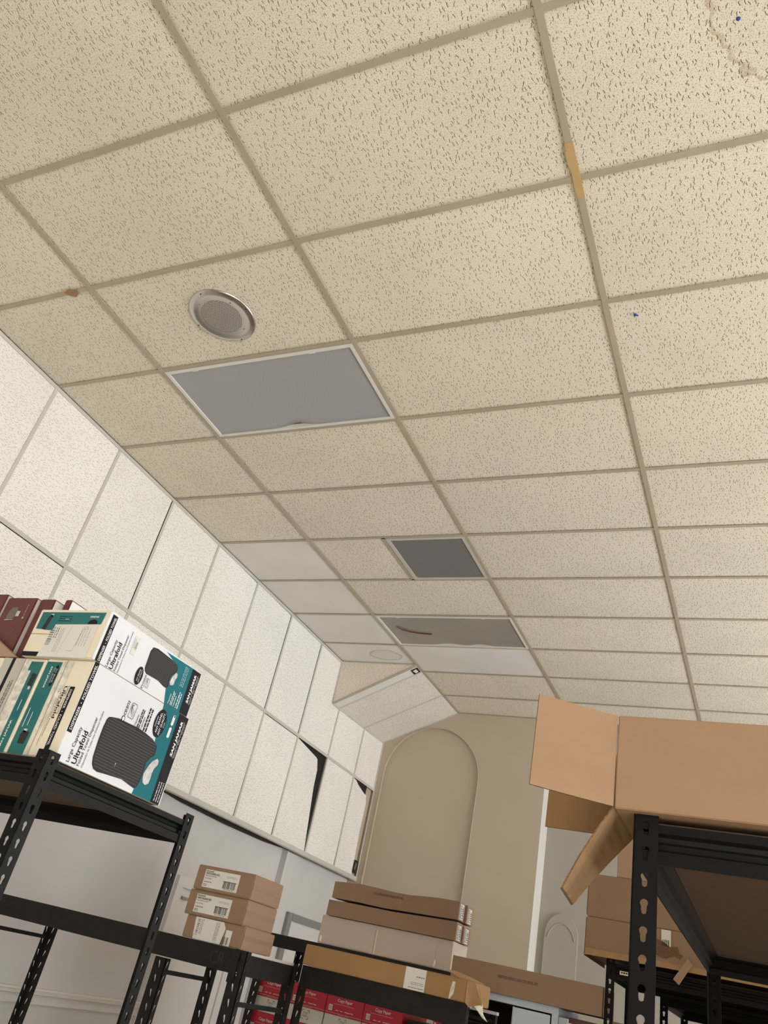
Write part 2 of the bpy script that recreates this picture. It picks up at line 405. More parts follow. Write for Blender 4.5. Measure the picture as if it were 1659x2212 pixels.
# end wall with a tall recessed arch
AC, AR, AS = -0.21, 0.53, 3.46          # centre, half width, spring height
arch = [(AC - AR, 0.0)] + [(AC - AR * math.cos(t), AS + AR * math.sin(t)) for t in [PI * k / 32 for k in range(33)]] + [(AC + AR, 0.0)]
mb = MB()
XR = 1.0
def outer(p):
    x, z = p
    if z <= AS + 1e-6: return (X0, z) if x < AC else (XR, z)
    t = math.atan2(z - AS, x - AC); top = H + .2
    dx, dz = math.cos(t), math.sin(t); k = 1e9
    if dz > 1e-6: k = min(k, (top - AS) / dz)
    if dx > 1e-6: k = min(k, (XR - AC) / dx)
    if dx < -1e-6: k = min(k, (X0 - AC) / dx)
    return (AC + dx * k, AS + dz * k)
op = [outer(p) for p in arch]
for i in range(len(arch) - 1):
    a, b = arch[i], arch[i + 1]; c, d = op[i], op[i + 1]
    mb.face([(a[0], Y1, a[1]), (b[0], Y1, b[1]), (d[0], Y1, d[1]), (c[0], Y1, c[1])], 'wall_beige')
    if abs(c[0] - d[0]) > 1e-6 and abs(c[1] - d[1]) > 1e-6:
        cx = XR if c[0] > AC else X0
        mb.face([(c[0], Y1, c[1]), (d[0], Y1, d[1]), (cx, Y1, H + .2)], 'wall_beige')
    mb.face([(a[0], Y1, a[1]), (b[0], Y1, b[1]), (b[0], Y1 + .03, b[1]), (a[0], Y1 + .03, a[1])], 'wall_beige')
mb.face([(p[0], Y1 + .03, p[1]) for p in arch], 'wall_beige')
mb.face([(XR, Y1, 0), (XR, YA, 0), (XR, YA, H + .2), (XR, Y1, H + .2)], 'wall_light')  # return face coloured paler than the front, as the side that catches light
mb.face([(X0, Y1 + .2, 0), (XR, Y1 + .2, 0), (XR, Y1 + .2, H + .2), (X0, Y1 + .2, H + .2)], 'wall_beige')
struct(mb, 'wall_end', fixn=False)
mb = MB()
mb.tube([(p[0], Y1 - .001, p[1]) for p in arch], 0.004, 'wall_beige', 8)
struct(mb, 'trim_1', smooth=True)
# alcove wall with its own small raised arch
mb = MB(); mb.box(XR - .05, X1, YA, YA + .12, 0, H + .25, 'wall_grey'); struct(mb, 'wall_alcove')
a2 = [(1.22 - .15, 0.4)] + [(1.22 - .15 * math.cos(t), 2.24 + .19 * math.sin(t)) for t in [PI * k / 20 for k in range(21)]] + [(1.22 + .15, 0.4)]
mb = MB(); mb.prism([(p[0], YA - .03, p[1]) for p in a2], (0, .03, 0), 'wall_grey')
mb.tube([(p[0] * .86 + 1.22 * .14, YA - .032, p[1] - .08) for p in a2[3:-3]], .006, 'wall_grey', 6)
struct(mb, 'trim_2')

# plaster ceiling slab above the grid; the tiled part of the ceiling behind the viewer
ceil = thing('ceiling', None, None, (0, 0, H)); ceil['kind'] = 'structure'
def grid_panel(x0, x1, y0, y1, m, sag, parent, name='ceiling_tile', tilt=0.0):
    nx, ny = 14, 8
    me = bpy.data.meshes.new(name); vs = []; fs = []
    for j in range(ny + 1):
        for i in range(nx + 1):
            u, v = i / nx, j / ny
            z = 0.003 - sag * (math.sin(PI * u) ** 0.8) * (math.sin(PI * v) ** 0.8) if 0 < i < nx and 0 < j < ny else 0.003
            vs.append((x0 + (x1 - x0) * u, y0 + (y1 - y0) * v, z))
    for j in range(ny):
        for i in range(nx):
            a = j * (nx + 1) + i; fs.append((a, a + nx + 1, a + nx + 2, a + 1))
    me.from_pydata(vs, [], fs); me.materials.append(M[m])
    for p in me.polygons: p.use_smooth = True
    o = bpy.data.objects.new(name, me); C.objects.link(o); o.parent = parent
    return o
P2 = 2 * FT; P4 = 4 * FT
cols = [(XB, 0.0)] + [(P4 * i, P4 * (i + 1)) for i in range(5)]
skip = {(1, 2), (1, 7), (1, 5)}
for ci, (cx0, cx1) in enumerate(cols):
    for k in range(-2, 11):
        if (ci, k) in skip: continue
        ya, yb = k * P2, (k + 1) * P2
        if ci == 0 and k > 8: continue
        if ci == 0 and k == 8: yb = 5.32
        if k == 10: yb = Y1
        m = 'tile'
        if ci == 0 and k in (5, 6, 7): m = 'tile_smooth'
        if ci == 0 and k == 8: m = 'tile_ring'
        if (ci, k) == (1, 8): m = 'tile_smooth'
        if (ci, k) == (3, 0): m = 'tile_stain'
        grid_panel(cx0, cx1, ya, yb, m, random.uniform(0.006, 0.014) if k < 9 else 0.004, ceil)
grid_panel(0, P2, 5 * P2, 6 * P2, 'tile', 0.004, ceil)
# the stained corner continues over the neighbouring panel behind
mb = MB()
mb.box(XB, X1, Y0, -2 * P2, H + .003, H + .012, 'tile'); mb.box(P4 * 5, X1, -2 * P2, Y1, H + .003, H + .012, 'tile')
mb.build('ceiling_field', ceil)
mb = MB(); mb.box(X0, X1, Y0, YA, H + .03, H + .12, 'dark'); mb.build('ceiling_deck', ceil)
mb = MB(); mb.box(1.0, X1, Y1, YA, H, H + .02, 'wall_grey'); mb.build('alcove_soffit', ceil)
# tees
def tee_x(y, x0, x1, w=0.024, z=H, mname='tee', dz=0.0):
    t = MB(); t.box(x0, x1, y - w / 2, y + w / 2, z - 0.0035 - dz, z - 0.0012 - dz, mname); t.box(x0, x1, y - .0008, y + .0008, z - .002, z + .028, mname)
    return t.build('cross_tee', ceil)
def tee_y(x, y0, y1, w=0.026, z=H):
    t = MB(); t.box(x - w / 2, x + w / 2, y0, y1, z - 0.0050, z - 0.0025, 'tee'); t.box(x - .0008, x + .0008, y0, y1, z - .003, z + .028, 'tee')
    return t.build('main_tee', ceil)
for i in range(5):
    tee_y(P4 * i, -4 * P2, Y1 if i else Y1)
for k in range(-2, 11):
    for ci, (a, b) in enumerate(cols[:5]):
        if ci == 0 and k > 8: continue
        tee_x(k * P2, a + .006, b - .006)
t = MB(); t.box(P2 - .004 - .012, P2 + .012, 5 * P2, 6 * P2, H - .0035, H - .001, 'tee'); t.build('cross_tee', ceil)
# wall angle at the top of the end wall
t = MB(); t.box(0.0, XR + .02, Y1 - .022, Y1, H - .0035, H - .001, 'tee'); t.build('wall_angle', ceil)
t = MB(); t.box(XB, 0.0, 5.31, 5.335, H - .006, H - .0015, 'tee_white'); t.build('wall_angle', ceil)
# yellowed masking tape on the tee and a strip of it
t = MB(); t.box(P4 * 2 - .015, P4 * 2 + .015, .46, .69, H - .0062, H - .0052, 'masking')
t.box(P4 * 2 - .02, P4 * 2 + .006, .49, .56, H - .0068, H - .006, 'masking')
tag(t.build('masking_tape'), 'yellowed masking tape strip stuck on the ceiling grid bar near a crossing', 'tape')
# small marks left on tiles
for (x, y, mm, r, lab) in ((3.0, .20, 'rubber', .010, 'small blue putty blob stuck inside the brown water stain'),
                           (2.55, 1.32, 'rubber', .007, 'small blue putty blob on a clean tile left of the stained corner'),
                           (3.26, .66, 'green', .009, 'small green putty blob at the right edge of the ceiling')):
    t = MB(); t.lathe([(0.0005, -.006), (r * .6, -.005), (r, 0.0), (r * .9, .004)], (x, y, H - .002), mm, 9)
    t.lathe([(0.0005, -.004), (r * .4, -.003), (r * .55, 0.0)], (x + r * 1.2, y + .004, H - .002), mm, 7)
    tag(t.build('putty_blob', smooth=True), lab, 'putty')
t = MB(); t.prism([(-.17, .60, H - .006), (-.13, .585, H - .006), (-.08, .60, H - .006), (-.09, .625, H - .006), (-.12, .64, H - .006), (-.15, .625, H - .006)], (0, 0, .0012), 'kraft_in')
tag(t.build('torn_tape_scrap'), 'brown torn scrap stuck to the ceiling grid near the left wall', 'tape')

# ---------------- bulkhead: upright tiles on a grid
bul = thing('wall_upper', None, None, (XB, 0, 2.4)); bul['kind'] = 'structure'
ZB, ZM = 2.405, 3.265
mb = MB(); mb.box(X0 + .002, XB - .022, Y0, 6.47, ZB, H + .02, 'dark'); mb.build('cavity_shade_backing', bul)  # near-black board painting the shade of the hollow behind the tiles
mb = MB(); mb.box(X0 + .002, XB - .03, 6.47, Y1, ZB, H + .02, 'wall_beige'); mb.build('side_board', bul)
mb = MB(); mb.prism([(X0 + .002, 3.45, 2.372), (X0 + .002, 3.7, 2.357), (X0 + .002, 4.3, 2.349), (X0 + .002, 4.9, 2.356), (X0 + .002, 5.2, 2.372)], (.05, 0, 0), 'dark'); mb.build('gap_shade_strip', bul)  # black strip added to paint the shaded gap under the ledge
def wall_tile(pts, name='wall_tile', dx=0.0, thick=.014):
    t = MB(); t.prism([(XB - .006 + dx, y, z) for y, z in pts], (-thick, 0, 0), 'tile_wall'); return t.build(name, bul)
ztop = lambda k: H if (k + 1) * P2 < 5.4 else 3.742
for k in range(-4, 11):
    ya, yb = k * P2, (k + 1) * P2
    if k == 10: yb = Y1
    g_ = .004; rg = random.Random(k * 3 + 5); gr = .0175 if k in (3, 6, 7, 9) else .004; gt = .020 if k in (5, 6, 9) else .004; gl = .017 if k in (2, 7) else .004
    zs = lambda y: 3.742 + (y - 5.33) / (Y1 - 5.33) * .04
    if k > 8: wall_tile([(ya + g_, ZM), (yb - g_, ZM), (yb - g_, zs(yb)), (ya + gr, zs(ya))])
    elif k == 8:
        wall_tile([(ya + g_, ZM), (yb - g_, ZM), (yb - g_, 3.742), (5.325, 3.742), (5.325, H - .01), (ya + g_, H - .01)])
    else:
        wall_tile([(ya + g_, ZM), (yb - gr, ZM), (yb - gr, ztop(k) - gt * 1.4), (ya + g_, ztop(k) - gt)])
    if k == 8: wall_tile([(ya + .012, ZB), (yb - .01, ZB), (5.37, 2.95), (5.36, 3.10), (5.32, 3.185), (5.30, 3.195), (4.93, 3.245), (ya + .012, 3.25)], dx=-.004)
    elif k == 10: wall_tile([(ya + .01, ZB), (6.52, ZB), (6.49, 2.8), (6.50, 3.1), (6.47, 3.17), (6.42, 3.175), (6.25, 3.215), (6.18, 3.245), (ya + .01, 3.25)], dx=-.004)
    else: wall_tile([(ya + g_, ZB), (yb - gr, ZB), (yb - g_, ZM - gl), (ya + gl, ZM - gl)])
for k in range(-4, 11):
    y = k * P2
    t = MB(); t.box(XB - .004, XB - .0015, y - .0115, y + .0115, ZB, ztop(k - 1) if k < 9 else 3.742, 'tee_white')
    t.box(XB - .03, XB - .004, y - .001, y + .001, ZB, ZM, 'tee_white'); t.build('upright_tee', bul)
t = MB(); t.box(XB - .003, XB, Y0, Y1, ZM - .013, ZM + .013, 'tee_white'); t.build('cross_rail', bul)
t = MB(); t.box(XB - .02, XB + .002, Y0, 5.33, H - .024, H - .002, 'tee_white'); t.build('top_angle', bul)
t = MB(); t.prism([(XB - .002, 5.33, 3.75), (XB - .002, 5.33, 3.728), (XB - .002, Y1, 3.768), (XB - .002, Y1, 3.79)], (.004, 0, 0), 'tee_white'); t.build('top_angle', bul)
t = MB(); t.box(XB - .003, XB + .001, 5.312, 5.334, 3.74, H, 'tee_white'); t.build('corner_angle', bul)
t = MB(); t.box(XB - .003, XB + .001, Y1 - .02, Y1 - .001, ZB, 3.79, 'tee_white'); t.build('corner_angle', bul)
t = MB(); t.box(XB - .001, XB + .003, Y0, Y1, ZB - .034, ZB + .004, 'tee_white'); t.box(XB - .03, XB + .003, Y0, Y1, ZB - .036, ZB - .032, 'tee_white')
t.build('bottom_angle', bul)
t = MB(); t.box(XB - .001, XB + .001, 6.50, 6.585, 2.43, 2.55, 'dark'); t.prism([(XB + .0015, 6.515, 2.47), (XB + .0015, 6.545, 2.455), (XB + .0015, 6.56, 2.52), (XB + .0015, 6.53, 2.535)], (.001, 0, 0), 'inkgrey')
t.build('broken_hole', bul)

# ---------------- sloped piece between the bulkhead and the flat ceiling
sl = thing('ceiling_slope', None, None, (-.4, 6, 4)); sl['kind'] = 'structure'
def SP(x, y, lift=0.0):
    zl = 3.742 + (y - 5.33) / (Y1 - 5.33) * .04
    t = (x - XB) / (0 - XB)
    return (x, y, zl + (H - zl) * t - lift)
def slab(name, x0, x1, y0, y1, m, lift):
    t = MB(); t.prism([SP(x0, y0, lift), SP(x1, y0, lift), SP(x1, y1, lift), SP(x0, y1, lift)], (0, 0, .006), m); return t.build(name, sl)
slab('sloped_tile', XB, -.003, 5.36, 5.49, 'metal_white', 0)
slab('sloped_tile', XB, -.003, 5.49, 6.096, 'tile_slope', 0)
slab('sloped_tile', XB, -.003, 6.096, Y1, 'tile_slope', 0)
for y in (5.335, 5.487, 6.096): slab('sloped_tee', XB, -.006, y - .012 if y > 5.4 else y - .02, y + (.012 if y > 5.4 else .02), 'tee' if y < 5.4 else 'tee_white', .004)
slab('sloped_angle', XB, -.003, Y1 - .02, Y1, 'tee_white', .004)
t = MB(); t.prism([(XB, 5.325, 3.742), (-.002, 5.325, H), (XB, 5.325, H)], (0, .008, 0), 'tile_tri'); t.build('gable_tile', sl)
t = MB(); t.prism([SP(-.075, 5.375, .001), SP(-.012, 5.375, .001), SP(-.012, 5.48, .001), SP(-.075, 5.48, .001)], (0, 0, -.001), 'dark')
t.prism([SP(-.06, 5.40, .003), SP(-.03, 5.39, .003), SP(-.025, 5.45, .003), SP(-.05, 5.46, .003)], (0, 0, -.003), 'metal_white')
t.build('junction_hole', sl)

# ---------------- left wall joinery
t = MB(); t.prism([(X0, Y0, 1.035), (X0 + .020, Y0, 1.037), (X0 + .020, Y0, 1.082), (X0 + .042, Y0, 1.086), (X0 + .044, Y0, 1.100), (X0 + .026, Y0, 1.104), (X0 + .022, Y0, 1.114), (X0, Y0, 1.116)], (0, 3.93 - Y0, 0), 'wall_light')
struct(t, 'trim_3')
t = MB()
t.box(X0, X0 + .025, 3.93, 4.0, 0, 1.84, 'wall_light')
t.box(X0, X0 + .025, 4.82, 4.89, 0, 1.84, 'wall_light'); t.box(X0, X0 + .026, 3.93, 4.89, 1.84, 1.91, 'wall_light')
struct(t, 'trim_4')
d = thing('door_1', None, None, (X0, 4.4, 0)); d['kind'] = 'structure'
t = MB(); t.box(X0, X0 + .012, 4.0, 4.82, .01, 1.82, 'wall_light'); t.build('door_leaf', d)
t = MB(); t.box(X0 + .012, X0 + .03, 4.03, 4.10, 1.765, 1.785, 'grey_metal'); t.build('hinge', d)
t = MB(); t.box(X0, X0 + .05, 5.26, 5.46, 0, 2.36, 'wall_white'); t.box(X0 + .05, X0 + .06, 5.26, 5.285, 0, 2.36, 'wall_light'); struct(t, 'trim_5')
d = thing('door_2', None, None, (X0, 6, 0)); d['kind'] = 'structure'
t = MB(); t.box(X0, X0 + .03, 5.58, 5.66, 0, 1.92, 'grey_metal'); t.box(X0, X0 + .03, 6.48, 6.56, 0, 1.92, 'grey_metal'); t.box(X0, X0 + .03, 5.66, 6.48, 1.86, 1.92, 'grey_metal')
t.build('door_frame', d, bevel=.003)
t = MB(); t.box(X0, X0 + .01, 5.66, 6.48, .01, 1.86, 'wall_light'); t.build('door_leaf', d)
t = MB(); t.box(X0, X0 + .014, Y0, 3.93, 0, .12, 'wall_white'); t.box(X0, X0 + .014, 4.89, 5.26, 0, .12, 'wall_white'); struct(t, 'baseboard_left')
t = MB(); t.tube([(X0 + .001, 2.62 + .03 * i, 2.02 - .075 * i * 0) for i in (0, 1)], .0012, 'inkgrey', 5)

# ================================================================== CEILING FITTINGS
sp = thing('ceiling_speaker', 'round brushed metal speaker grille set in a ceiling tile', 'speaker', (0.615, 0.925, H))
t = MB(); t.lathe([(.172, .003), (.172, -.003), (.167, -.007), (.150, -.012), (.143, -.013), (.136, -.010), (.110, -.006), (.106, -.006), (.104, -.003)], (.615, .925, H - .004), 'steel', 64)
t.build('trim_ring', sp, smooth=True)
t = MB(); t.lathe([(.106, -.006), (.09, -.011), (.06, -.016), (.03, -.018), (.001, -.019)], (.615, .925, H - .004), 'perf', 48); t.build('perforated_grille', sp, smooth=True)
for k in range(4):
    a = PI / 4 + k * PI / 2 + .15
    for rr in (.122, .16):
        t = MB(); t.lathe([(.0003, -.004), (.003, -.003), (.0035, 0)], (.615 + rr * math.cos(a + (0 if rr < .13 else .5)), .925 + rr * math.sin(a + (0 if rr < .13 else .5)), H - .0125), 'dark' if rr > .13 else 'steel', 8); t.build('screw', sp)

def troffer(label, y0, y1, lens, curl):
    f = thing('recessed_light', label, 'ceiling light', (P4 / 2, (y0 + y1) / 2, H))
    t = MB()
    for (a, b, c, d_) in ((.014, P4 - .014, y0 + .013, y0 + .034), (.014, P4 - .014, y1 - .028, y1 - .013), (.014, .034, y0 + .034, y1 - .028), (P4 - .034, P4 - .014, y0 + .034, y1 - .028)):
        t.box(a, b, c, d_, H - .006, H + .02, 'metal_white')
    t.box(.2, .235, y0 + .028, y0 + .036, H - .009, H - .004, 'metal_white'); t.box(P4 - .27, P4 - .235, y0 + .028, y0 + .036, H - .009, H - .004, 'metal_white')
    t.build('frame', f)
    nx, ny = 48, 16; t = MB(); vs = []
    xa, xb, ya, yb = .033, P4 - .033, y0 + .033, y1 - .027
    for j in range(ny + 1):
        for i in range(nx + 1):
            u, v = i / nx, j / ny
            z = H + .001 - .012 * math.sin(PI * u) * math.sin(PI * v)
            if curl: z += sum(h_ * math.exp(-((u - c_) / w_) ** 2) * max(0, (v - .72) / .28) ** 2 for c_, w_, h_ in curl)
            vs.append((xa + (xb - xa) * u, ya + (yb - ya) * v, z))
    t.v = vs
    for j in range(ny):
        for i in range(nx):
            a = j * (nx + 1) + i; t.f.append([a, a + nx + 1, a + nx + 2, a + 1]); t.mi.append(t.mid(lens))
    t.build('diffuser', f, smooth=True, fixn=False)
    t = MB(); t.box(.03, P4 - .03, y0 + .03, y1 - .025, H + .027, H + .0275, 'dark'); t.build('housing', f)
    return f
troffer('unlit recessed ceiling light with grey prismatic diffuser beside the round speaker', 2 * P2, 3 * P2, 'prism', [(.47, .07, .024)])
f2 = troffer('unlit recessed ceiling light with plain grey diffuser and brown mark, farthest down the ceiling', 7 * P2, 8 * P2, 'opal', [(.4, .09, .016), (.65, .07, .016)])
t = MB(); t.tube([(.145, 4.47, H - .012), (.17, 4.52, H - .013), (.24, 4.565, H - .014), (.33, 4.59, H - .015), (.42, 4.60, H - .015)], .006, 'stick', 8); t.build('brown_mark', f2)
rg = thing('return_air_grille', 'square dusty perforated return air grille in the ceiling', 'vent', (P2 * 1.5, P2 * 5.5, H))
t = MB(); a, b, c, d_ = P2 + .012, P4 - .014, 5 * P2 + .013, 6 * P2 - .013
for q4 in ((a, b, c, c + .022), (a, b, d_ - .022, d_), (a, a + .028, c + .022, d_ - .022), (b - .022, b, c + .022, d_ - .022)):
    t.box(q4[0], q4[1], q4[2], q4[3], H - .006, H + .015, 'tee_white')
t.build('frame', rg)
t = MB(); t.box(a + .026, b - .02, c + .02, d_ - .02, H - .002, H + .002, 'return'); t.build('perforated_sheet', rg)
for (x, y) in ((a + .04, c + .035), (b - .035, c + .035), (b - .035, d_ - .035), (a + .04, d_ - .035)):
    t = MB(); t.lathe([(.0003, -.003), (.004, -.002), (.004, 0)], (x, y, H - .002), 'steel', 8); t.build('screw', rg)

def carton(name, label, cat, b, group=None, mname='kraft', bevel=.0025, parts=True):
    """b = x0,x1,y0,y1,z0,z1"""
    x0, x1, y0, y1, z0, z1 = b
    r = thing(name, label, cat, ((x0 + x1) / 2, (y0 + y1) / 2, z0), group)
    t = MB(); t.box(*b, mname); t.build('body', r, bevel=bevel); return r

# ================================================================== RACKS
def hole_fn(kind):
    def inside(x, z):
        if kind == 'key':      # round head above a narrower slot
            if (x * x + (z - .004) ** 2) < .0062 ** 2: return True
            if abs(x) < .0043 and -.008 < z < .004: return True
            return x * x + (z + .008) ** 2 < .0043 ** 2
        # slanted teardrop
        xx = x - z * .22
        t = (z + .014) / .028
        return 0 < t < 1 and abs(xx) < .0018 + .0032 * t
    def r(t):
        dx, dz = math.cos(t), math.sin(t); lo, hi = 0.0, .03
        for k in range(60):
            q_ = .03 * k / 60
            if inside(dx * q_, dz * q_): lo = q_
        return max(lo, .001)
    return r
def flange_data(width, height, pitch, kind, thick, first=.012):
    """2-D plate with a column of holes: returns verts (s, z, layer) and faces"""
    r = hole_fn(kind); hw, hp = width / 2, pitch / 2
    ca = math.atan2(hp, hw)
    ang = sorted([ca, PI - ca, PI + ca, 2 * PI - ca] + [2 * PI * k / 20 + .01 for k in range(20)])
    ho = [(r(t) * math.cos(t), r(t) * math.sin(t)) for t in ang]
    ou = []
    for t in ang:
        dx, dz = math.cos(t), math.sin(t); k = min(hw / abs(dx) if abs(dx) > 1e-9 else 9, hp / abs(dz) if abs(dz) > 1e-9 else 9)
        ou.append((dx * k, dz * k))
    V, F = [], []; n = len(ang)
    z = height - pitch / 2
    while z - hp > 0:
        b = len(V)
        for lay in (0, 1):
            V += [(hw + p[0], z + p[1], lay * thick) for p in ho] + [(hw + p[0], z + p[1], lay * thick) for p in ou]
        for i in range(n):
            j = (i + 1) % n
            F.append([b + i, b + j, b + n + j, b + n + i])
            F.append([b + 2 * n + i, b + 3 * n + i, b + 3 * n + j, b + 2 * n + j])
            F.append([b + i, b + 2 * n + i, b + 2 * n + j, b + j])
        for (s0, s1) in ((0, 0), (width, width)):
            m0 = len(V); V += [(s0, z - hp, 0), (s0, z + hp, 0), (s0, z + hp, thick), (s0, z - hp, thick)]; F.append([m0, m0 + 1, m0 + 2, m0 + 3])
        z -= pitch
    top = len(V); V += [(0, height, 0), (width, height, 0), (width, height, thick), (0, height, thick)]; F.append([top, top + 1, top + 2, top + 3])
    zz = z + hp
    m0 = len(V); V += [(0, 0, 0), (width, 0, 0), (width, zz, 0), (0, zz, 0), (0, 0, thick), (width, 0, thick), (width, zz, thick), (0, zz, thick)]
    F += [[m0, m0 + 1, m0 + 2, m0 + 3], [m0 + 4, m0 + 5, m0 + 6, m0 + 7]]
    return V, F
_post = {}
def post(parent, x, y, sx, sy, h=1.83, w=.038, kind='key', mname='black', pitch=.0381, w2=None):
    """angle post with its outer corner at (x, y); flanges run along sx*x and sy*y"""
    key = (sx, sy, h, w, kind, mname, w2)
    if key not in _post:
        t = MB(); mi = t.mid(mname)
        for ax, ww in ((0, w), (1, w2 or w)):
            V, F = flange_data(ww, h, pitch, kind, .0025)
            b = len(t.v)
            for (s_, z, l_) in V:
                t.v.append((sx * s_, sy * l_, z) if ax == 0 else (sx * l_, sy * s_, z))
            t.f += [[b + i for i in f] for f in F]; t.mi += [mi] * len(F)
        me = bpy.data.meshes.new('post'); me.from_pydata(t.v, [], t.f); me.materials.append(M[mname])
        bm = bmesh.new(); bm.from_mesh(me); bmesh.ops.remove_doubles(bm, verts=bm.verts, dist=1e-5); bmesh.ops.recalc_face_normals(bm, faces=bm.faces)
        bm.to_mesh(me); bm.free()
        _post[key] = me
    o = bpy.data.objects.new('post', _post[key]); C.objects.link(o); o.parent = parent
    o.location = Vector((x, y, 0)) - world_loc(parent); return o
BP = [(0, 0), (0, -.013), (.010, -.017), (.012, -.024), (.009, -.028), (.010, -.036), (.001, -.040), (0, -.060), (.004, -.060), (.006, -.043), (.016, -.038), (.016, -.018), (.03, -.012), (.03, -.009), (.004, -.009), (.004, 0)]
def zbeam(parent, ax, a0, a1, pos, inward, ztop, mname='black'):
    """stepped low-profile beam along axis ax ('x' or 'y'), outer face at pos"""
    t = MB()
    if ax == 'x': t.prism([(a0, pos + inward * p[0], ztop + p[1]) for p in BP], (a1 - a0, 0, 0), mname)
    else: t.prism([(pos + inward * p[0], a0, ztop + p[1]) for p in BP], (0, a1 - a0, 0), mname)
    return t.build('beam', parent)
def boltless(label, x0, x1, y0, y1, levels, group=None, front_mat='black', h=1.83):
    r = thing('boltless_shelving_rack', label, 'shelving rack', ((x0 + x1) / 2, (y0 + y1) / 2, 0), group)
    for (x, y, sx, sy) in ((x0, y0, 1, 1), (x1, y0, -1, 1), (x0, y1, 1, -1), (x1, y1, -1, -1)): post(r, x, y, sx, sy, h)
    for zt in levels:
        zbeam(r, 'x', x0 + .003, x1 - .003, y0 + .003, 1, zt); zbeam(r, 'x', x0 + .003, x1 - .003, y1 - .003, -1, zt)
        zbeam(r, 'y', y0 + .003, y1 - .003, x0 + .003, 1, zt); zbeam(r, 'y', y0 + .003, y1 - .003, x1 - .003, -1, zt)
        t = MB(); t.box(x0 + .009, x1 - .009, y0 + .009, y1 - .009, zt - .0088, zt + .003, 'board'); t.build('shelf_board', r)
        for (x, y, sx, sy) in ((x0, y0, 1, 1), (x1, y0, -1, 1), (x0, y1, 1, -1), (x1, y1, -1, -1)):
            t = MB()
            for dz in (-.012, -.050):
                t.lathe([(.0003, 0), (.0045, 0), (.0045, .0001)], (0, 0, 0), 'black', 8)
    return r
# left rack
RL = boltless('black boltless shelving rack on the left carrying towel dispenser cartons', .22, 1.425, .268, .886, [1.808, .95, .12])
# right rack
RR = boltless('black boltless shelving rack at right front with large open carton on top', 2.782, 3.40, .225, 1.86, [1.818, 1.02, .12])
# far right rack
RF = boltless('black boltless shelving rack farther back on the right, stacked brown cartons on top', 2.285, 3.65, 2.98, 3.60, [1.822, 1.30, .12], h=1.845)
t = MB(); t.box(2.345, 2.39, 2.976, 2.980, 1.782, 1.797, 'cream'); st = t.build('sticker', RF)
RK = boltless('black boltless shelving rack farthest back on the right, behind another rack', 2.44, 3.80, 3.66, 4.75, [1.79, 1.28, .12])
carton('kraft_carton', 'large brown carton on the farthest rack at right, left one of two', 'carton', (2.46, 3.05, 3.72, 4.5, 1.284, 1.66), None, 'kraft_dull')
carton('kraft_carton', 'large brown carton on the farthest rack at right, right one of two', 'carton', (3.08, 3.7, 3.70, 4.5, 1.284, 1.68), None, 'kraft')
A = Art((2.347, 2.976, 1.784), (1, 0, 0), (0, 0, 1)); A.lines(.004, .002, .04, .011, 1, 'ink', fill=.7); A.mb.build('sticker_print', RF, fixn=False)

# heavier racks with box beams

def hbeam(parent, ax, a0, a1, pos, inward, z0, z1, name='beam'):
    t = MB()
    prof = [(0, z1), (0, z0), (.004, z0 - .002), (.038, z0), (.038, z0 + .003), (.006, z0 + .004), (.006, z1 - .004), (.030, z1 - .014), (.038, z1 - .014), (.038, z1 - .010), (.03, z1)]
    if ax == 'x': t.prism([(a0, pos + inward * p[0], p[1]) for p in prof], (a1 - a0, 0, 0), 'black_heavy')
    else: t.prism([(pos + inward * p[0], a0, p[1]) for p in prof], (0, a1 - a0, 0), 'black_heavy')
    return t.build(name, parent)
def strut(parent, x, y0, y1, z, s=.016):
    t = MB(); t.box(x - .002, x + .002, y0, y1, z - s, z, 'black_heavy'); t.box(x - .016, x, y0, y1, z - .002, z, 'black_heavy'); return t.build('brace', parent)
def heavy_frame(parent, x, y0, y1, side, zt, braces):
    """end frame; outer corner at x, flange faces front and back"""
    post(parent, x, y0, -side, 1, zt, .058, 'tear', 'black_heavy', .0508, .03)
    post(parent, x, y1, -side, -1, zt, .058, 'tear', 'black_heavy', .0508, .03)
    for z in braces: strut(parent, x - side * .012, y0 + .01, y1 - .01, z)
def plate(parent, x0, x1, y, z0, z1):
    t = MB(); t.box(x0, x1, y - .003, y, z0, z1, 'black_heavy')
    for zz in (z1 - .03, z0 + .02): t.prism([(x0 + .012 + .005 * math.cos(a_), y - .0034, zz + .008 * math.sin(a_)) for a_ in [2 * PI * k / 10 for k in range(10)]], (0, .0006, 0), 'dark')
    t.prism([(x0 + .012 + .003 * math.cos(a_), y - .0034, (z0 + z1) / 2 + .003 * math.sin(a_)) for a_ in [2 * PI * k / 8 for k in range(8)]], (0, .0006, 0), 'dark')
    return t.build('connector_plate', parent, bevel=0)
HA = thing('heavy_duty_rack', 'dark steel rack with wide flat beam carrying three stacked label cartons', 'shelving rack', (.4, 2.06, 0))
heavy_frame(HA, 1.131, 1.85, 2.275, 1, 1.528, [1.36, .8])
heavy_frame(HA, .735, 1.893, 2.275, 1, 1.44, [1.40, .8])
heavy_frame(HA, -.30, 1.85, 2.275, -1, 1.45, [1.40, .8])
hbeam(HA, 'x', -.30, 1.08, 1.848, 1, 1.447, 1.527); hbeam(HA, 'y', 1.86, 2.26, 1.118, -1, 1.447, 1.518)
hbeam(HA, 'x', -.28, 1.10, 2.277, -1, 1.447, 1.515)
t = MB(); t.box(-.28, 1.115, 1.862, 2.262, 1.516, 1.528, 'deck'); t.build('shelf_deck', HA)
plate(HA, 1.070, 1.100, 1.848, 1.415, 1.527)
A = Art((.965, 1.848, 1.463), (1, 0, 0), (0, 0, 1)); A.text('CR', .0, .0, .07, .045, 'emboss', bold=-.01); A.mb.build('embossed_mark', HA, fixn=False)
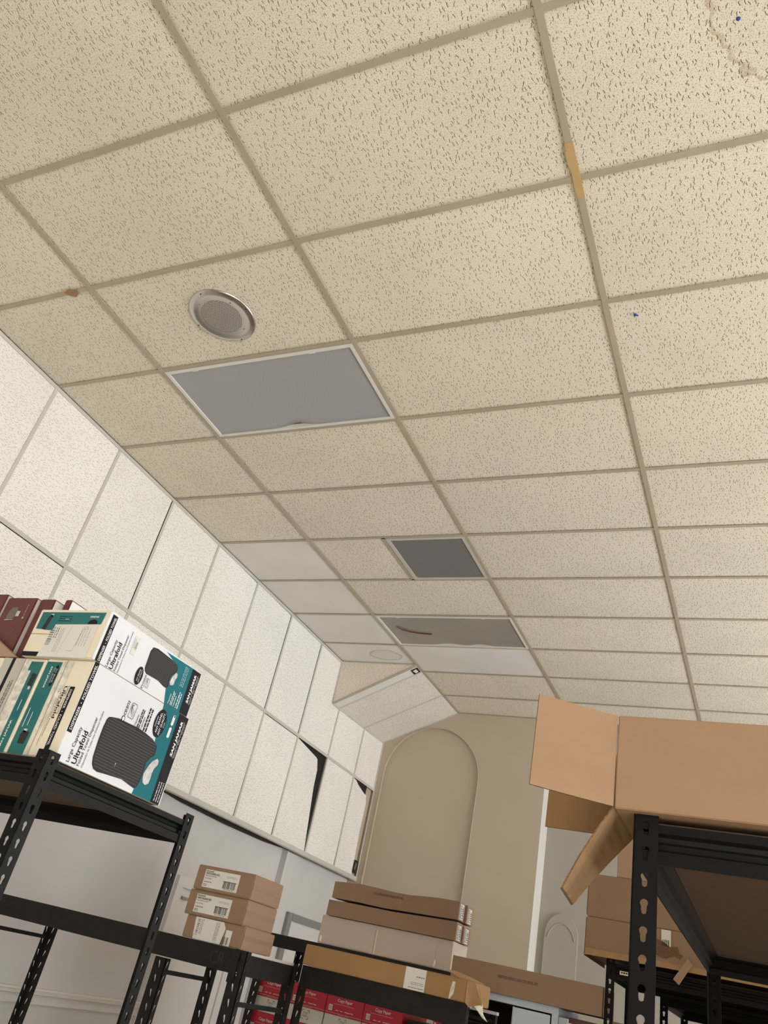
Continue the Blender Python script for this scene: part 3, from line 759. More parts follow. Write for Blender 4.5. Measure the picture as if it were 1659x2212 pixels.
HB = thing('heavy_duty_rack', 'dark steel rack behind, its beam in front of the red paper cartons', 'shelving rack', (1.5, 2.55, 0))
heavy_frame(HB, 1.885, 2.302, 2.74, 1, 1.531, [1.36, .8]); post(HB, 1.137, 2.301, 1, 1, 1.531, .04, 'tear', 'black_heavy', .0508, .03)
hbeam(HB, 'x', 1.14, 1.885, 2.298, 1, 1.452, 1.532); hbeam(HB, 'x', 1.14, 1.87, 2.742, -1, 1.475, 1.50)
t = MB(); t.box(1.15, 1.89, 2.70, 2.735, 1.518, 1.530, 'deck'); t.box(1.15, 1.89, 2.305, 2.34, 1.522, 1.530, 'deck'); t.build('deck_rail', HB)
HC = thing('heavy_duty_rack', 'dark steel rack nearest the arched wall carrying long flat cartons', 'shelving rack', (.7, 4.05, 0))
heavy_frame(HC, 1.33, 3.80, 4.30, 1, 1.66, [1.3, .7]); heavy_frame(HC, .005, 3.80, 4.30, -1, 1.66, [1.3, .7])
hbeam(HC, 'x', -.03, 1.33, 3.798, 1, 1.605, 1.675); hbeam(HC, 'x', .01, 1.33, 4.302, -1, 1.605, 1.675)
t = MB(); t.box(-.02, 1.33, 3.81, 4.29, 1.666, 1.676, 'deck'); t.build('shelf_deck', HC)
t = MB(); t.box(.01, 1.33, 3.81, 4.29, 1.02, 1.032, 'deck'); t.build('shelf_deck', HC)
hbeam(HC, 'x', .01, 1.33, 3.798, 1, .95, 1.02)

# ================================================================== TOWEL DISPENSER CARTONS
def dispenser(A, pts, sil, ribs, ax=0):
    A.poly(pts, 'disp'); A.up()
    us = [p[0] for p in pts]; u0, u1 = min(us), max(us)
    n = len(pts)
    for k in range(1, ribs - 1):     # horizontal ribs running down the art (constant u)
        u = u0 + (u1 - u0) * (k + .5) / ribs; cs = []
        for i in range(n):
            a, b = pts[i], pts[(i + 1) % n]
            if (a[0] - u) * (b[0] - u) < 0: cs.append(a[1] + (b[1] - a[1]) * (u - a[0]) / (b[0] - a[0]))
        if len(cs) >= 2:
            c0, c1 = min(cs), max(cs); w = (u1 - u0) / ribs * .2
            A.rect(u - w, c0 + .006, u + w, c1 - .006, 'disp2')
    A.poly(sil, 'silver'); A.outline(sil + [sil[0]], .0012, 'ink')
def band_text(A, txt, u0, v0, w, h, m, rot): A.text(txt, u0, v0, w, h, m, rot, bold=.01)

XS = 1.440     # outward face of the cartons
def side_panel(t, b, mname, which):
    x0, x1, y0, y1, z0, z1 = b
# lower front carton
b = (1.272, XS, .276, .703, 1.8115, 2.066)
c1 = carton('towel_dispenser_carton', 'white and teal towel dispenser carton, the lower one, at the rack corner', 'carton', b, 'towel dispenser cartons', 'cream')
# white printed side: u = +z ... art up = -y so that text reads upward; use origin at (XS, y0, z0), U=+z, V=-y
t = MB(); t.box(XS - .001, XS + .0012, .2765, .7025, 1.812, 2.0655, 'white_print'); t.build('printed_side', c1, bevel=.0005)
def AV(o, b):   # helper: art with U along +z and V along -y, given in (z, y) metres
    class W(Art):
        def P(s, u, v): return Vector((XS + .0012 + .0003 * s.lay, v, u))
        def text(s, t_, z, y, w, h, m, rot=0, bold=0.0, shear=0.0):
            vs, fs = text_mesh(t_, bold, shear); n = len(s.mb.v); k = s.mb.mid(m)
            for a, q_ in vs: s.mb.v.append(tuple(s.P(z + a * w, y - q_ * h)))
            for f in fs: s.mb.f.append([n + i for i in f]); s.mb.mi.append(k)
            return s
    return W((0, 0, 0), (0, 0, 1), (0, 1, 0))
A = AV(None, None)
A.rect(1.882, .274 + .003, 2.066, .2935, 'ink').up()
A.poly([(2.066, .577), (1.958, .594), (1.812, .577), (1.812, .6585), (2.066, .6575)], 'teal')
A.poly([(2.066, .656), (1.812, .6585), (1.812, .6975), (2.066, .7025)], 'ink').up()
A.text('DISPENSER  •  FOLDED TOWEL', 1.889, .290, .170, .0085, 'inkwhite', bold=.012)
A.text('Large Capacity', 1.818, .3255, .088, .0145, 'ink', bold=.005)
A.text('Ultrafold', 1.819, .347, .083, .0170, 'ink', bold=.022); A.text('TM', 1.905, .3355, .004, .0015, 'ink')
A.text('Folded Towel Dispenser', 1.819, .362, .126, .0125, 'ink', bold=.006)
A.text('Dispensador de Toallas Inter-Dobladas Ultrafold', 1.819, .373, .146, .0075, 'inkblue', bold=.006)
pts = [(1.963, .402), (1.969, .43), (1.970, .466), (1.972, .51), (1.969, .549), (1.964, .583), (1.952, .610), (1.928, .613), (1.916, .600), (1.901, .590), (1.88, .592), (1.865, .592), (1.845, .590), (1.833, .587), (1.826, .578), (1.829, .555), (1.834, .52), (1.831, .484), (1.828, .45), (1.825, .424), (1.828, .408), (1.838, .398), (1.854, .392), (1.894, .388), (1.93, .387), (1.952, .389), (1.960, .394)]
sil = [(1.924, .629), (1.920, .637), (1.909, .640), (1.895, .630), (1.881, .627), (1.865, .629), (1.852, .627), (1.845, .615), (1.848, .603), (1.860, .596), (1.871, .594), (1.895, .602), (1.913, .613)]
dispenser(A, pts, sil, 20)
A.rect(1.855, .476, 1.866, .479, 'silver').rect(1.852, .4745, 1.852 + .03, .4752, 'disp2')
A.ell(2.012, .588, .040, .025, 'ink').up()
A.text('ANY BRAND,', 1.983, .588, .058, .0095, 'inkwhite', bold=.012); A.text('ANY QUALITY.', 1.980, .601, .064, .0095, 'inkwhite', bold=.012)
A.text('DISPENSES', 1.998, .574, .030, .004, 'inkwhite'); A.text('EVER', 2.005, .609, .016, .004, 'inkwhite')
A.ell(1.974, .444, .0085, .0065, 'ink').up(); A.ell(1.974, .444, .006, .0045, 'white_print')
A.text('ceans', 1.984, .448, .040, .0095, 'ink', shear=.3)
fr = [(1.984, .4565), (2.020, .4565), (2.024, .460), (2.024, .476), (2.020, .479), (1.987, .479), (1.983, .476), (1.984, .4565)]
A.outline(fr, .0012, 'ink')
for k in range(4): A.outline([(1.988 + .005 * k, .477), (1.992 + .006 * k, .467 - .001 * k), (2.004 + .005 * k, .461), (2.018, .459 + .003 * k)], .0009, 'ink')
A.text('Capacity:', 1.972, .4985, .032, .006, 'ink', bold=.02); A.lines(1.971, .502, 2.022, .516, 2, 'ink', True, 5, .5)
A.text('Capacidad:', 1.972, .525, .034, .006, 'ink', bold=.02); A.lines(1.971, .528, 2.036, .548, 2, 'ink', True, 6, .5)
A.text('SAN JAMAR', 1.945, .686, .104, .0135, 'inkwhite', bold=.045, shear=.12); A.rect(1.943, .6885, 2.050, .6897, 'inkwhite')
A.text('Smart  •  Safe  •  Sanitary', 1.946, .696, .10, .0042, 'inkwhite')
A.lines(1.818, .666, 1.872, .694, 3, 'inkwhite', True, 8, .3)
for z_ in (1.988, 2.024):
    A.poly([(z_, .632), (z_ + .026, .632), (z_ + .030, .637), (z_ + .028, .643), (z_ + .002, .643), (z_ - .002, .638)], 'inkwhite')
A.poly([(2.048, .634), (2.054, .639), (2.046, .643)], 'inkwhite')
A.build('side_artwork', c1)
# top flaps of the two lower cartons (facing the aisle), with tape and teal panels
def front_flaps(r, x0, xs_, x1, y, z0, z1, right):
    A = Art((0, y - .0006, 0), (1, 0, 0), (0, 0, 1))
    return A
b2 = (1.105, 1.270, .276, .703, 1.8115, 2.064)
c2 = carton('towel_dispenser_carton', 'cream and teal carton beside the lower corner one, crinkled tape down its seam', 'carton', b2, 'towel dispenser cartons', 'cream')
A = Art((0, .2755, 0), (1, 0, 0), (0, 0, 1))
A.rect(1.276, 1.812, 1.331, 2.058, 'teal_cream').rect(1.394, 1.83, 1.411, 1.994, 'ink').rect(1.394, 1.812, 1.404, 1.83, 'ink').up()
A.rect(1.338, 1.813, 1.346, 2.062, 'tape_clear').poly([(1.346, 1.86), (1.37, 1.93), (1.372, 2.062), (1.348, 2.062)], 'tape_clear')
A.ell(1.320, 2.020, .0085, .030, 'ink'); A.up()
A.rect(1.3485, 1.812, 1.3495, 2.064, 'inkbrown')
A.text('DISPENSER  •  FOLDED TOWEL', 1.3985, 1.986, .145, .0075, 'inkwhite', 3, bold=.01)
A.text('Large Capacity', 1.3865, 1.994, .075, .0062, 'ink', 3)
A.text('Ultrafold', 1.3745, 1.994, .085, .0105, 'ink', 3, bold=.015)
A.text('Folded Towel Dispenser', 1.3675, 1.975, .115, .005, 'ink', 3)
A.text('Dispensador de Toallas Ultrafold', 1.362, 1.96, .12, .004, 'ink', 3)
A.text('SAN JAMAR', 1.296, 2.045, .06, .008, 'inkwhite', 3, bold=.03, shear=.1)
A.text('ANY BRAND,', 1.319, 2.040, .040, .005, 'inkwhite', 3); A.text('ANY QUALITY.', 1.312, 2.042, .044, .005, 'inkwhite', 3)
A.lines(1.280, 1.90, 1.322, 1.97, 5, 'inkblue', False, 9, .3); A.rect(1.288, 1.88, 1.290, 1.93, 'inkwhite'); A.rect(1.303, 1.885, 1.305, 1.92, 'inkwhite')
A.poly([(1.296, 1.838), (1.318, 1.838), (1.322, 1.868), (1.300, 1.872), (1.294, 1.86)], 'disp').rect(1.300, 1.867, 1.312, 1.876, 'silver')
A.build('flap_artwork', c1)
A = Art((0, .2755, 0), (1, 0, 0), (0, 0, 1))
A.rect(1.216, 1.812, 1.262, 2.056, 'teal_cream').rect(1.140, 1.812, 1.152, 2.063, 'ink').rect(1.108, 1.812, 1.139, 2.063, 'redwhite').rect(1.153, 1.812, 1.190, 2.063, 'redwhite').up()
A.rect(1.192, 1.812, 1.216, 2.063, 'tape_clear'); A.rect(1.216, 1.812, 1.228, 2.03, 'tape_clear'); A.rect(1.1905, 1.812, 1.192, 2.063, 'inkbrown').up()
A.text('SAN JAMAR', 1.246, 1.82, .075, .008, 'inkwhite', 1, bold=.03); A.poly([(1.238, 1.99), (1.256, 1.985), (1.258, 2.02), (1.240, 2.024)], 'disp').rect(1.246, 1.978, 1.254, 1.988, 'silver')
A.lines(1.230, 1.90, 1.258, 1.97, 4, 'inkblue', False, 11, .3); A.rect(1.244, 1.92, 1.246, 1.95, 'inkwhite')
A.lines(1.166, 1.86, 1.182, 2.0, 2, 'inkgrey', False, 12, .5)
A.build('flap_artwork', c2)
# more cartons of the same row continue to the left, behind the frame edge
for i in range(3):
    b_ = (1.105 - .168 * (i + 1), 1.103 - .168 * i, .276, .703, 1.8115, 2.063)
    if i == 0:
        cc = carton('towel_dispenser_carton', 'plain cream dispenser carton at left edge of the lower row', 'carton', b_, 'towel dispenser cartons', 'cream')
# upper carton lying flat
b = (1.178, XS, .262, .693, 2.067, 2.206)
c3 = carton('towel_dispenser_carton', 'white and teal towel dispenser carton laid flat on top, shipping label on its end', 'carton', b, 'towel dispenser cartons', 'cream')
t = MB(); t.box(XS - .001, XS + .0012, .2625, .6925, 2.0675, 2.2055, 'white_print'); t.build('printed_side', c3, bevel=.0005)
A = AV(None, None)
A.rect(2.0675, .2715, 2.199, .2915, 'ink').up()
A.poly([(2.199, .514), (2.185, .560), (2.106, .562), (2.0675, .576), (2.0675, .650), (2.203, .646)], 'teal')
A.poly([(2.203, .646), (2.0675, .650), (2.0675, .689), (2.203, .690)], 'ink').up()
A.text('DISPENSER  •  FOLDED TOWEL', 2.071, .288, .123, .0085, 'inkwhite', bold=.012)
A.text('Large Capacity', 2.069, .3235, .076, .0120, 'ink', bold=.005); A.text('Ultrafold', 2.069, .341, .075, .0150, 'ink', bold=.022)
A.text('Folded Towel Dispenser', 2.070, .3555, .104, .0100, 'ink', bold=.006)
A.text('Dispensador de Toallas Inter-Dobladas Ultrafold', 2.070, .365, .120, .0060, 'inkblue', bold=.006)
pts = [(2.187, .456), (2.191, .475), (2.190, .500), (2.188, .546), (2.184, .572), (2.176, .582), (2.162, .580), (2.150, .568), (2.139, .563), (2.122, .566), (2.113, .568), (2.107, .560), (2.108, .545), (2.113, .520), (2.112, .49), (2.111, .465), (2.116, .456), (2.124, .452), (2.15, .451), (2.173, .450)]
sil = [(2.163, .580), (2.162, .590), (2.152, .592), (2.143, .588), (2.130, .588), (2.124, .585), (2.120, .573), (2.128, .567), (2.145, .570)]
dispenser(A, pts, sil, 16)
A.ell(2.095, .441, .026, .015, 'ink').up(); A.text('ANY BRAND', 2.079, .441, .034, .005, 'inkwhite'); A.text('ANY QUALITY', 2.077, .449, .038, .005, 'inkwhite')
A.ell(2.068 + .006, .468, .0055, .004, 'ink').up(); A.ell(2.068 + .006, .468, .0038, .0027, 'white_print'); A.text('ceans', 2.082, .470, .026, .006, 'ink', shear=.3)
A.outline([(2.078, .4745), (2.102, .4745), (2.102, .489), (2.078, .489), (2.078, .4745)], .0009, 'ink')
for k in range(3): A.outline([(2.082 + .004 * k, .487), (2.086 + .004 * k, .480), (2.100, .477 + .002 * k)], .0007, 'ink')
A.text('Capacity:', 2.072, .593, .030, .006, 'inkwhite', bold=.02); A.lines(2.072, .597, 2.113, .609, 2, 'inkwhite', True, 5, .45)
A.text('Capacidad:', 2.072, .618, .032, .006, 'inkwhite', bold=.02); A.lines(2.072, .622, 2.120, .638, 2, 'inkwhite', True, 6, .45)
A.lines(2.135, .610, 2.195, .630, 3, 'inkwhite', True, 7, .2)
A.text('SAN JAMAR', 2.102, .675, .088, .0130, 'inkwhite', bold=.045, shear=.12); A.rect(2.100, .6775, 2.191, .6785, 'inkwhite'); A.text('Smart  •  Safe  •  Sanitary', 2.104, .685, .085, .0040, 'inkwhite')
A.rect(2.134, .377, 2.186, .396, 'paper'); A.bars(2.150, .386, 2.172, .394, 12, 'inkgrey', seed=4); A.lines(2.150, .379, 2.18, .384, 2, 'inkgrey', True, 3, .3)
A.build('side_artwork', c3)
A = Art((0, .2615, 0), (1, 0, 0), (0, 0, 1))
A.poly([(1.19, 2.147), (1.245, 2.143), (1.423, 2.164), (1.426, 2.198), (1.19, 2.197)], 'teal_cream').rect(1.180, 2.066, 1.243, 2.079, 'ink').rect(1.182, 2.1305, 1.26, 2.1315, 'inkbrown').up()
A.poly([(1.212, 2.147), (1.228, 2.143), (1.236, 2.186), (1.228, 2.190), (1.220, 2.182)], 'disp').rect(1.226, 2.184, 1.236, 2.192, 'silver')
A.text('SAN JAMAR', 1.406, 2.189, .032, .007, 'inkwhite', 2, bold=.03); A.ell(1.392, 2.165, .017, .012, 'ink')
A.lines(1.262, 2.168, 1.31, 2.188, 3, 'ink', True, 4, .3); A.rect(1.285, 2.176, 1.30, 2.178, 'inkwhite')
A.text('DISP.', 1.232, 2.123, .036, .009, 'inkwhite', 2); A.up()
A.poly([(1.241, 2.066), (1.416, 2.0665), (1.416, 2.163), (1.26, 2.160)], 'paper').up()
A.bars(1.252, 2.10, 1.268, 2.154, 14, 'inkgrey', horiz=True, seed=2)
A.lines(1.270, 2.12, 1.284, 2.154, 2, 'inkgrey', False, 4, .4); A.lines(1.288, 2.08, 1.304, 2.15, 3, 'inkgrey', False, 5, .2)
A.outline([(1.34, 2.085), (1.36, 2.085), (1.372, 2.155), (1.385, 2.155), (1.385, 2.148), (1.372, 2.148)], .0006, 'inkgrey'); A.outline([(1.31, 2.07), (1.325, 2.158)], .0005, 'inkgrey')
A.lines(1.362, 2.10, 1.40, 2.15, 4, 'inkgrey', False, 6, .12)
A.build('shipping_label', c3)

# maroon cartons standing in a stepped row
mar = [(.86, .958, .285, 'leftmost of the maroon cartons'), (.962, 1.083, .300, 'maroon carton printed with a grey dispenser picture'), (1.075, 1.142, .34, 'narrow maroon carton between two others'), (1.132, 1.192, .38, 'maroon carton whose white side shows black lettering')]
marb = [(.72, .957, .300, 0), (.90, 1.088, .302, 1), (.98, 1.104, .350, 2), (1.02, 1.118, .400, 3)]
lab = ['maroon carton at the left edge of the picture, top of it raised', 'maroon carton with a grey dispenser picture on its front', 'maroon carton third from left in the stepped row', 'maroon carton with white side and black lettering, deepest in the row']
for i, (xa, xb, y, k) in enumerate([(.86, .958, .302, 0), (.97, 1.088, .303, 1), (.965, 1.150, .312, 2), (1.0, 1.165, .345, 3)]):
    pass
def maroon(x0, x1, y0, z1, lb, pic, y1=.66):
    r = thing('maroon_carton', lb, 'carton', ((x0 + x1) / 2, (y0 + y1) / 2, 2.066), 'maroon cartons on the left rack')
    t = MB(); t.box(x0, x1, y0, y1, 2.066, z1, 'maroon'); t.build('body', r, bevel=.003)
    t = MB(); t.box(x1 - .002, x1 + .0008, y0 + .004, y1 - .004, 2.07, z1 - .004, 'maroonwhite' if pic < 3 else 'white_print'); t.build('printed_side', r)
    A = Art((x0, y0 - .0006, 2.066), (1, 0, 0), (0, 0, 1)); w = x1 - x0
    if pic == 1:
        A2 = A; A = Art((x0, y0 - .0006, 2.066), (1, 0, 0), (0, 0, 1))
        A.poly([(.03, .125), (.062, .128), (.066, .155), (.060, .165), (.038, .163), (.030, .15)], 'inkgrey'); A.up(); A.rect(.064, .135, .078, .152, 'maroonwhite'); A.outline([(.026, .123), (.06, .125)], .002, 'silver'); A.build('printed_picture', r); A = A2
        A.rect(.095, .128, .101, .134, 'maroonwhite'); A.lines(.097, .138, .100, .175, 1, 'maroonwhite', False, 3, .5)
        A.lines(.062, .06, .088, .10, 4, 'inkgrey', False, 7, .25); A.lines(.05, .02, .07, .06, 3, 'inkgrey', False, 8, .25)
        A.text('tower', .012, .07, .03, .008, 'silver', 1)
    else:
        A.lines(w * .5, .13, w * .53 + .004, .17, 1, 'inkgrey', False, pic, .6); A.lines(w * .3, .04, w * .36, .1, 2, 'inkgrey', False, pic + 4, .3)
    A.build('printed_graphics', r)
    if pic == 3:
        t = MB(); t.box(x1 + .0008, x1 + .0016, y0 + .07, y0 + .16, z1 - .055, z1 - .012, 'ink'); t.build('black_print', r)
        B_ = Art((x1 + .0016, y0 + .075, z1 - .045), (0, 1, 0), (0, 0, 1)); B_.text('Un', 0, 0, .06, .022, 'inkwhite', bold=.03); B_.build('side_lettering', r)
    return r
maroon(.815, .964, .296, 2.272, lab[0], 0)
maroon(.968, 1.088, .301, 2.263, lab[1], 1)
maroon(1.0915, 1.150, .312, 2.264, lab[2], 2)
maroon(1.1515, 1.176, .345, 2.28, lab[3], 3)
# tan carton poking in at the far left
c = carton('kraft_carton', 'plain tan carton cropped by the left edge of the picture', 'carton', (0,0,0,0,0,0), None, 'kraft_pale') if False else None
t = MB(); t.prism([(1.148, .277, 2.0665), (1.0, .277, 2.135), (.86, .277, 2.19), (.86, .277, 2.0665)], (0, .016, 0), 'kraft_pale'); tag(t.build('cardboard_sheet', bevel=.001), 'tan cardboard piece leaning in front of maroon cartons at the left edge', 'cardboard')

for o_ in list(C.objects):
    if o_.parent is None and o_.name.split('.')[0] in ('towel_dispenser_carton', 'maroon_carton', 'cardboard_sheet'):
        o_.location = o_.location + Vector((-.0222, .0200, .0044))
# ================================================================== STACKED PAD CARTONS
def pad_carton(label, x0, z0, z1, y0, w, dpt, torn):
    r = thing('pad_carton', label, 'carton', (x0 + w / 2, y0 + dpt / 2, z0), 'stack of three brown label cartons')
    t = MB(); t.box(x0, x0 + w, y0, y0 + dpt, z0, z1, 'kraft_dull'); t.build('body', r, bevel=.003)
    h = z1 - z0
    A = Art((x0, y0 - .0005, z0), (1, 0, 0), (0, 0, 1))
    if torn:
        A.poly([(.055, .0), (.19, .0), (.20, .058), (.185, .079), (.045, .079)], 'paper')
        A.rect(.205, 0, .235, .055, 'paper').up()
        A.bars(.06, .015, .072, .075, 16, 'inkgrey', True, 2); A.lines(.076, .02, .09, .075, 2, 'inkgrey', False, 5, .3); A.lines(.15, .01, .17, .075, 3, 'inkgrey', False, 4, .3)
        A.bars(.155 + .04, .004, .228, .03, 10, 'ink', False, 5)
    else:
        A.rect(.042, .012, .218, .080, 'paper').up()
        A.text('Boardwalk', .047, .0715, .038, .006, 'ink', bold=.02); A.text('WHITE POLISHING PADS', .047, .0610, .070, .0085, 'ink', bold=.02)
        A.lines(.047, .054, .105, .058, 1, 'inkgrey', True, 2, .5); A.text('DSM  QTY/BWK', .047, .043, .034, .005, 'ink')
        A.lines(.047, .030, .085, .036, 1, 'inkgrey', True, 3, .5); A.lines(.047, .016, .065, .026, 2, 'ink', True, 4, .4)
        A.bars(.145, .020, .206, .046, 18, 'ink', False, 7); A.rect(.143, .045, .208, .047, 'ink'); A.lines(.150, .015, .20, .018, 1, 'ink', True, 5, .5); A.lines(.155, .060, .205, .068, 2, 'inkgrey', True, 6, .25)
    A.build('label', r)
    t = MB()
    t.box(x0 + w - .001, x0 + w + .0012, y0 + .003, y0 + dpt - .004, z0 + h * .42, z0 + h * .62, 'tape'); t.build('tape', r)
    t = MB(); t.box(x0 + w - .0005, x0 + w + .0008, y0 + .02, y0 + dpt - .01, z0 + h * .46, z0 + h * .475, 'inkbrown'); t.build('flap_seam', r)
    return r
pad_carton('brown label carton at bottom of the stack of three, torn white shipping label', .795, 1.529, 1.610, 1.862, .290, .24, True)
pad_carton('brown label carton in middle of the stack of three', .775, 1.611, 1.705, 1.858, .292, .242, False)
pad_carton('brown label carton on top of the stack of three', .785, 1.706, 1.800, 1.853, .288, .24, False)

# ================================================================== LONG FLAT CARTONS ON THE FAR RACK
def profile_box(r, xs_, zt, zb, y0, y1, mname, bevel=.003, name='body'):
    t = MB(); n = len(xs_); vs = []
    for i in range(n):
        vs += [(xs_[i], y0, zb[i]), (xs_[i], y0, zt[i]), (xs_[i], y1, zt[i]), (xs_[i], y1, zb[i])]
    t.v = vs
    for i in range(n - 1):
        for k in range(4):
            a = i * 4 + k; b_ = i * 4 + (k + 1) % 4
            t.f.append([a, b_, b_ + 4, a + 4]); t.mi.append(t.mid(mname))
    t.f.append([0, 1, 2, 3]); t.mi.append(0); t.f.append([n * 4 - 4 + k for k in (3, 2, 1, 0)]); t.mi.append(0)
    return t.build(name, r, bevel=0)
def end_box(label, x0, x1, y0, y1, z0, z1, group):
    r = thing('long_carton', label, 'carton', ((x0 + x1) / 2, (y0 + y1) / 2, z0), group)
    return r
G = 'long brown cartons lying flat on the far rack'
# beige wooden-looking chest
r = thing('beige_cabinet', 'pinkish beige two-door cabinet lying on the far rack under long cartons', 'cabinet', (.83, 4.0, 1.677))
t = MB(); t.box(.395, 1.275, 3.80, 4.075, 1.677, 1.835, 'pink'); t.build('body', r, bevel=.003)
for (xa, xb, hx) in ((.425, .775, .415), (.835, 1.175, 1.182)):
    t = MB(); t.box(xa, xb, 3.795, 3.80, 1.682, 1.806, 'pink'); dd = t.build('door', r, bevel=.001)
    t = MB(); t.box(xb if hx > 1 else xa - .006, xb + .006 if hx > 1 else xa, 3.793, 3.801, 1.684, 1.715, 'cream')
    t.lathe([(.0003, .02), (.005, .018), (.006, 0), (.004, -.012)], (hx, 3.792, 1.70), 'cream', 10); t.build('handle', dd, smooth=False)
t = MB(); t.box(.785, .789, 3.7975, 3.8005, 1.68, 1.81, 'cream'); t.build('edge_strip', r)
# lower pair of long cartons
def long_box(label, xs_, zt, zb, y0, y1, group, stickers=None, txt=None, crease=None, m_='kraft_dull'):
    r = thing('long_carton', label, 'carton', ((xs_[0] + xs_[-1]) / 2, (y0 + y1) / 2, zb[0]), group)
    profile_box(r, xs_, zt, zb, y0, y1, m_)
    if txt:
        A = Art((txt[0], y0 - .0008, txt[1]), (1, 0, 0), (0, 0, 1)); A.text('LAY FLAT-DO NOT STAND ON END' if len(txt) < 6 else txt[5], 0, 0, txt[2], txt[3], 'inkbrown', txt[4], bold=.02); A.build('printed_warning', r)
    if crease:
        t = MB(); t.box(crease[0], crease[0] + .004, y0 - .0012, y0, crease[1], crease[2], 'kraft_pale'); t.build('crease', r)
    if stickers:
        x = xs_[-1] + .0008
        A = Art((x, y0, zb[-1]), (0, 1, 0), (0, 0, 1))
        for (ya, yb, za, zb_) in stickers:
            A.rect(ya, za, yb, zb_, 'paper')
        A.up()
        for i, (ya, yb, za, zb_) in enumerate(stickers):
            A.lines(ya + .003, za + .004, ya + (yb - ya) * .45, zb_ - .004, 2, 'ink', False, i + 2, .55); A.bars(ya + (yb - ya) * .55, za + .006, yb - .003, zb_ - .006, 12, 'ink', True, i + 3)
        A.build('label', r)
    return r
long_box('long brown carton, front one of the lower pair on the beige cabinet', [.42, .62, .86, 1.10, 1.285], [1.925, 1.927, 1.925, 1.932, 1.937], [1.838, 1.838, 1.838, 1.838, 1.838], 3.79, 3.895, G,
         stickers=[(.02, .085, .006, .085)])
long_box('long brown carton, back one of the lower pair on the beige cabinet', [.45, .80, 1.295], [1.925, 1.925, 1.928], [1.838, 1.838, 1.838], 3.90, 4.03, G, stickers=[(.025, .09, .004, .082)])
long_box('long brown carton on top at front, bowed and stamped in the middle', [.435, .62, .80, .905, .99, 1.14, 1.285], [2.035, 2.045, 2.037, 2.028, 2.036, 2.046, 2.047], [1.940, 1.940, 1.935, 1.938, 1.940, 1.944, 1.948], 3.79, 3.895, G,
         stickers=[(.02, .085, .008, .09)], txt=(.72, 2.0, .20, .014, 0), crease=(.903, 1.942, 2.028))
long_box('long brown carton on top at the back, near the arched wall', [.46, .80, 1.30], [2.045, 2.045, 2.045], [1.941, 1.943, 1.945], 3.90, 4.03, G, stickers=[(.025, .09, .006, .085)])

# kraft carton with white label strip on the middle rack
r = thing('long_carton', 'golden brown long carton with a white label strip and torn end', 'carton', (1.6, 2.4, 1.533))
t = MB(); t.box(1.14, 1.875, 2.285, 2.62, 1.5335, 1.612, 'kraft_gold'); t.build('body', r, bevel=.003)
A = Art((1.14, 2.2845, 1.5335), (1, 0, 0), (0, 0, 1)); A.rect(.475, .001, .565, .078, 'paper').up()
A.lines(.525, .045, .56, .052, 1, 'inkgrey', True, 3, .5); A.lines(.505, .018, .56, .03, 2, 'inkgrey', True, 4, .3); A.lines(.495, .006, .56, .012, 1, 'inkgrey', True, 5, .4)
A.build('label', r)
A = Art((1.14, 2.2845, 1.5335), (1, 0, 0), (0, 0, 1)); A.poly([(.672, .030), (.678, .062), (.690, .062), (.688, .022), (.676, .002), (.670, .002)], 'tape_clear'); A.build('torn_tape', r)
t = MB(); t.prism([(1.877, 2.288, 1.608), (1.905, 2.30, 1.606), (1.915, 2.31, 1.603), (1.927, 2.31, 1.578), (1.935, 2.31, 1.55), (1.94, 2.31, 1.535), (1.915, 2.305, 1.528), (1.89, 2.30, 1.522), (1.877, 2.288, 1.535)], (0, .003, 0), 'kraft_in'); t.build('end_flap', r)
t = MB(); t.prism([(1.79, 2.283, 1.631), (1.84, 2.283, 1.613), (1.90, 2.30, 1.606), (1.915, 2.31, 1.606), (1.86, 2.29, 1.619)], (0, .1, .006), 'kraft_gold'); t.build('top_flap', r)
t = MB(); t.prism([(1.912, 2.30, 1.53), (1.942, 2.312, 1.54), (1.948, 2.312, 1.51), (1.968, 2.312, 1.488), (1.945, 2.31, 1.498)], (0, .001, 0), 'tape_clear'); t.build('torn_plastic', r)

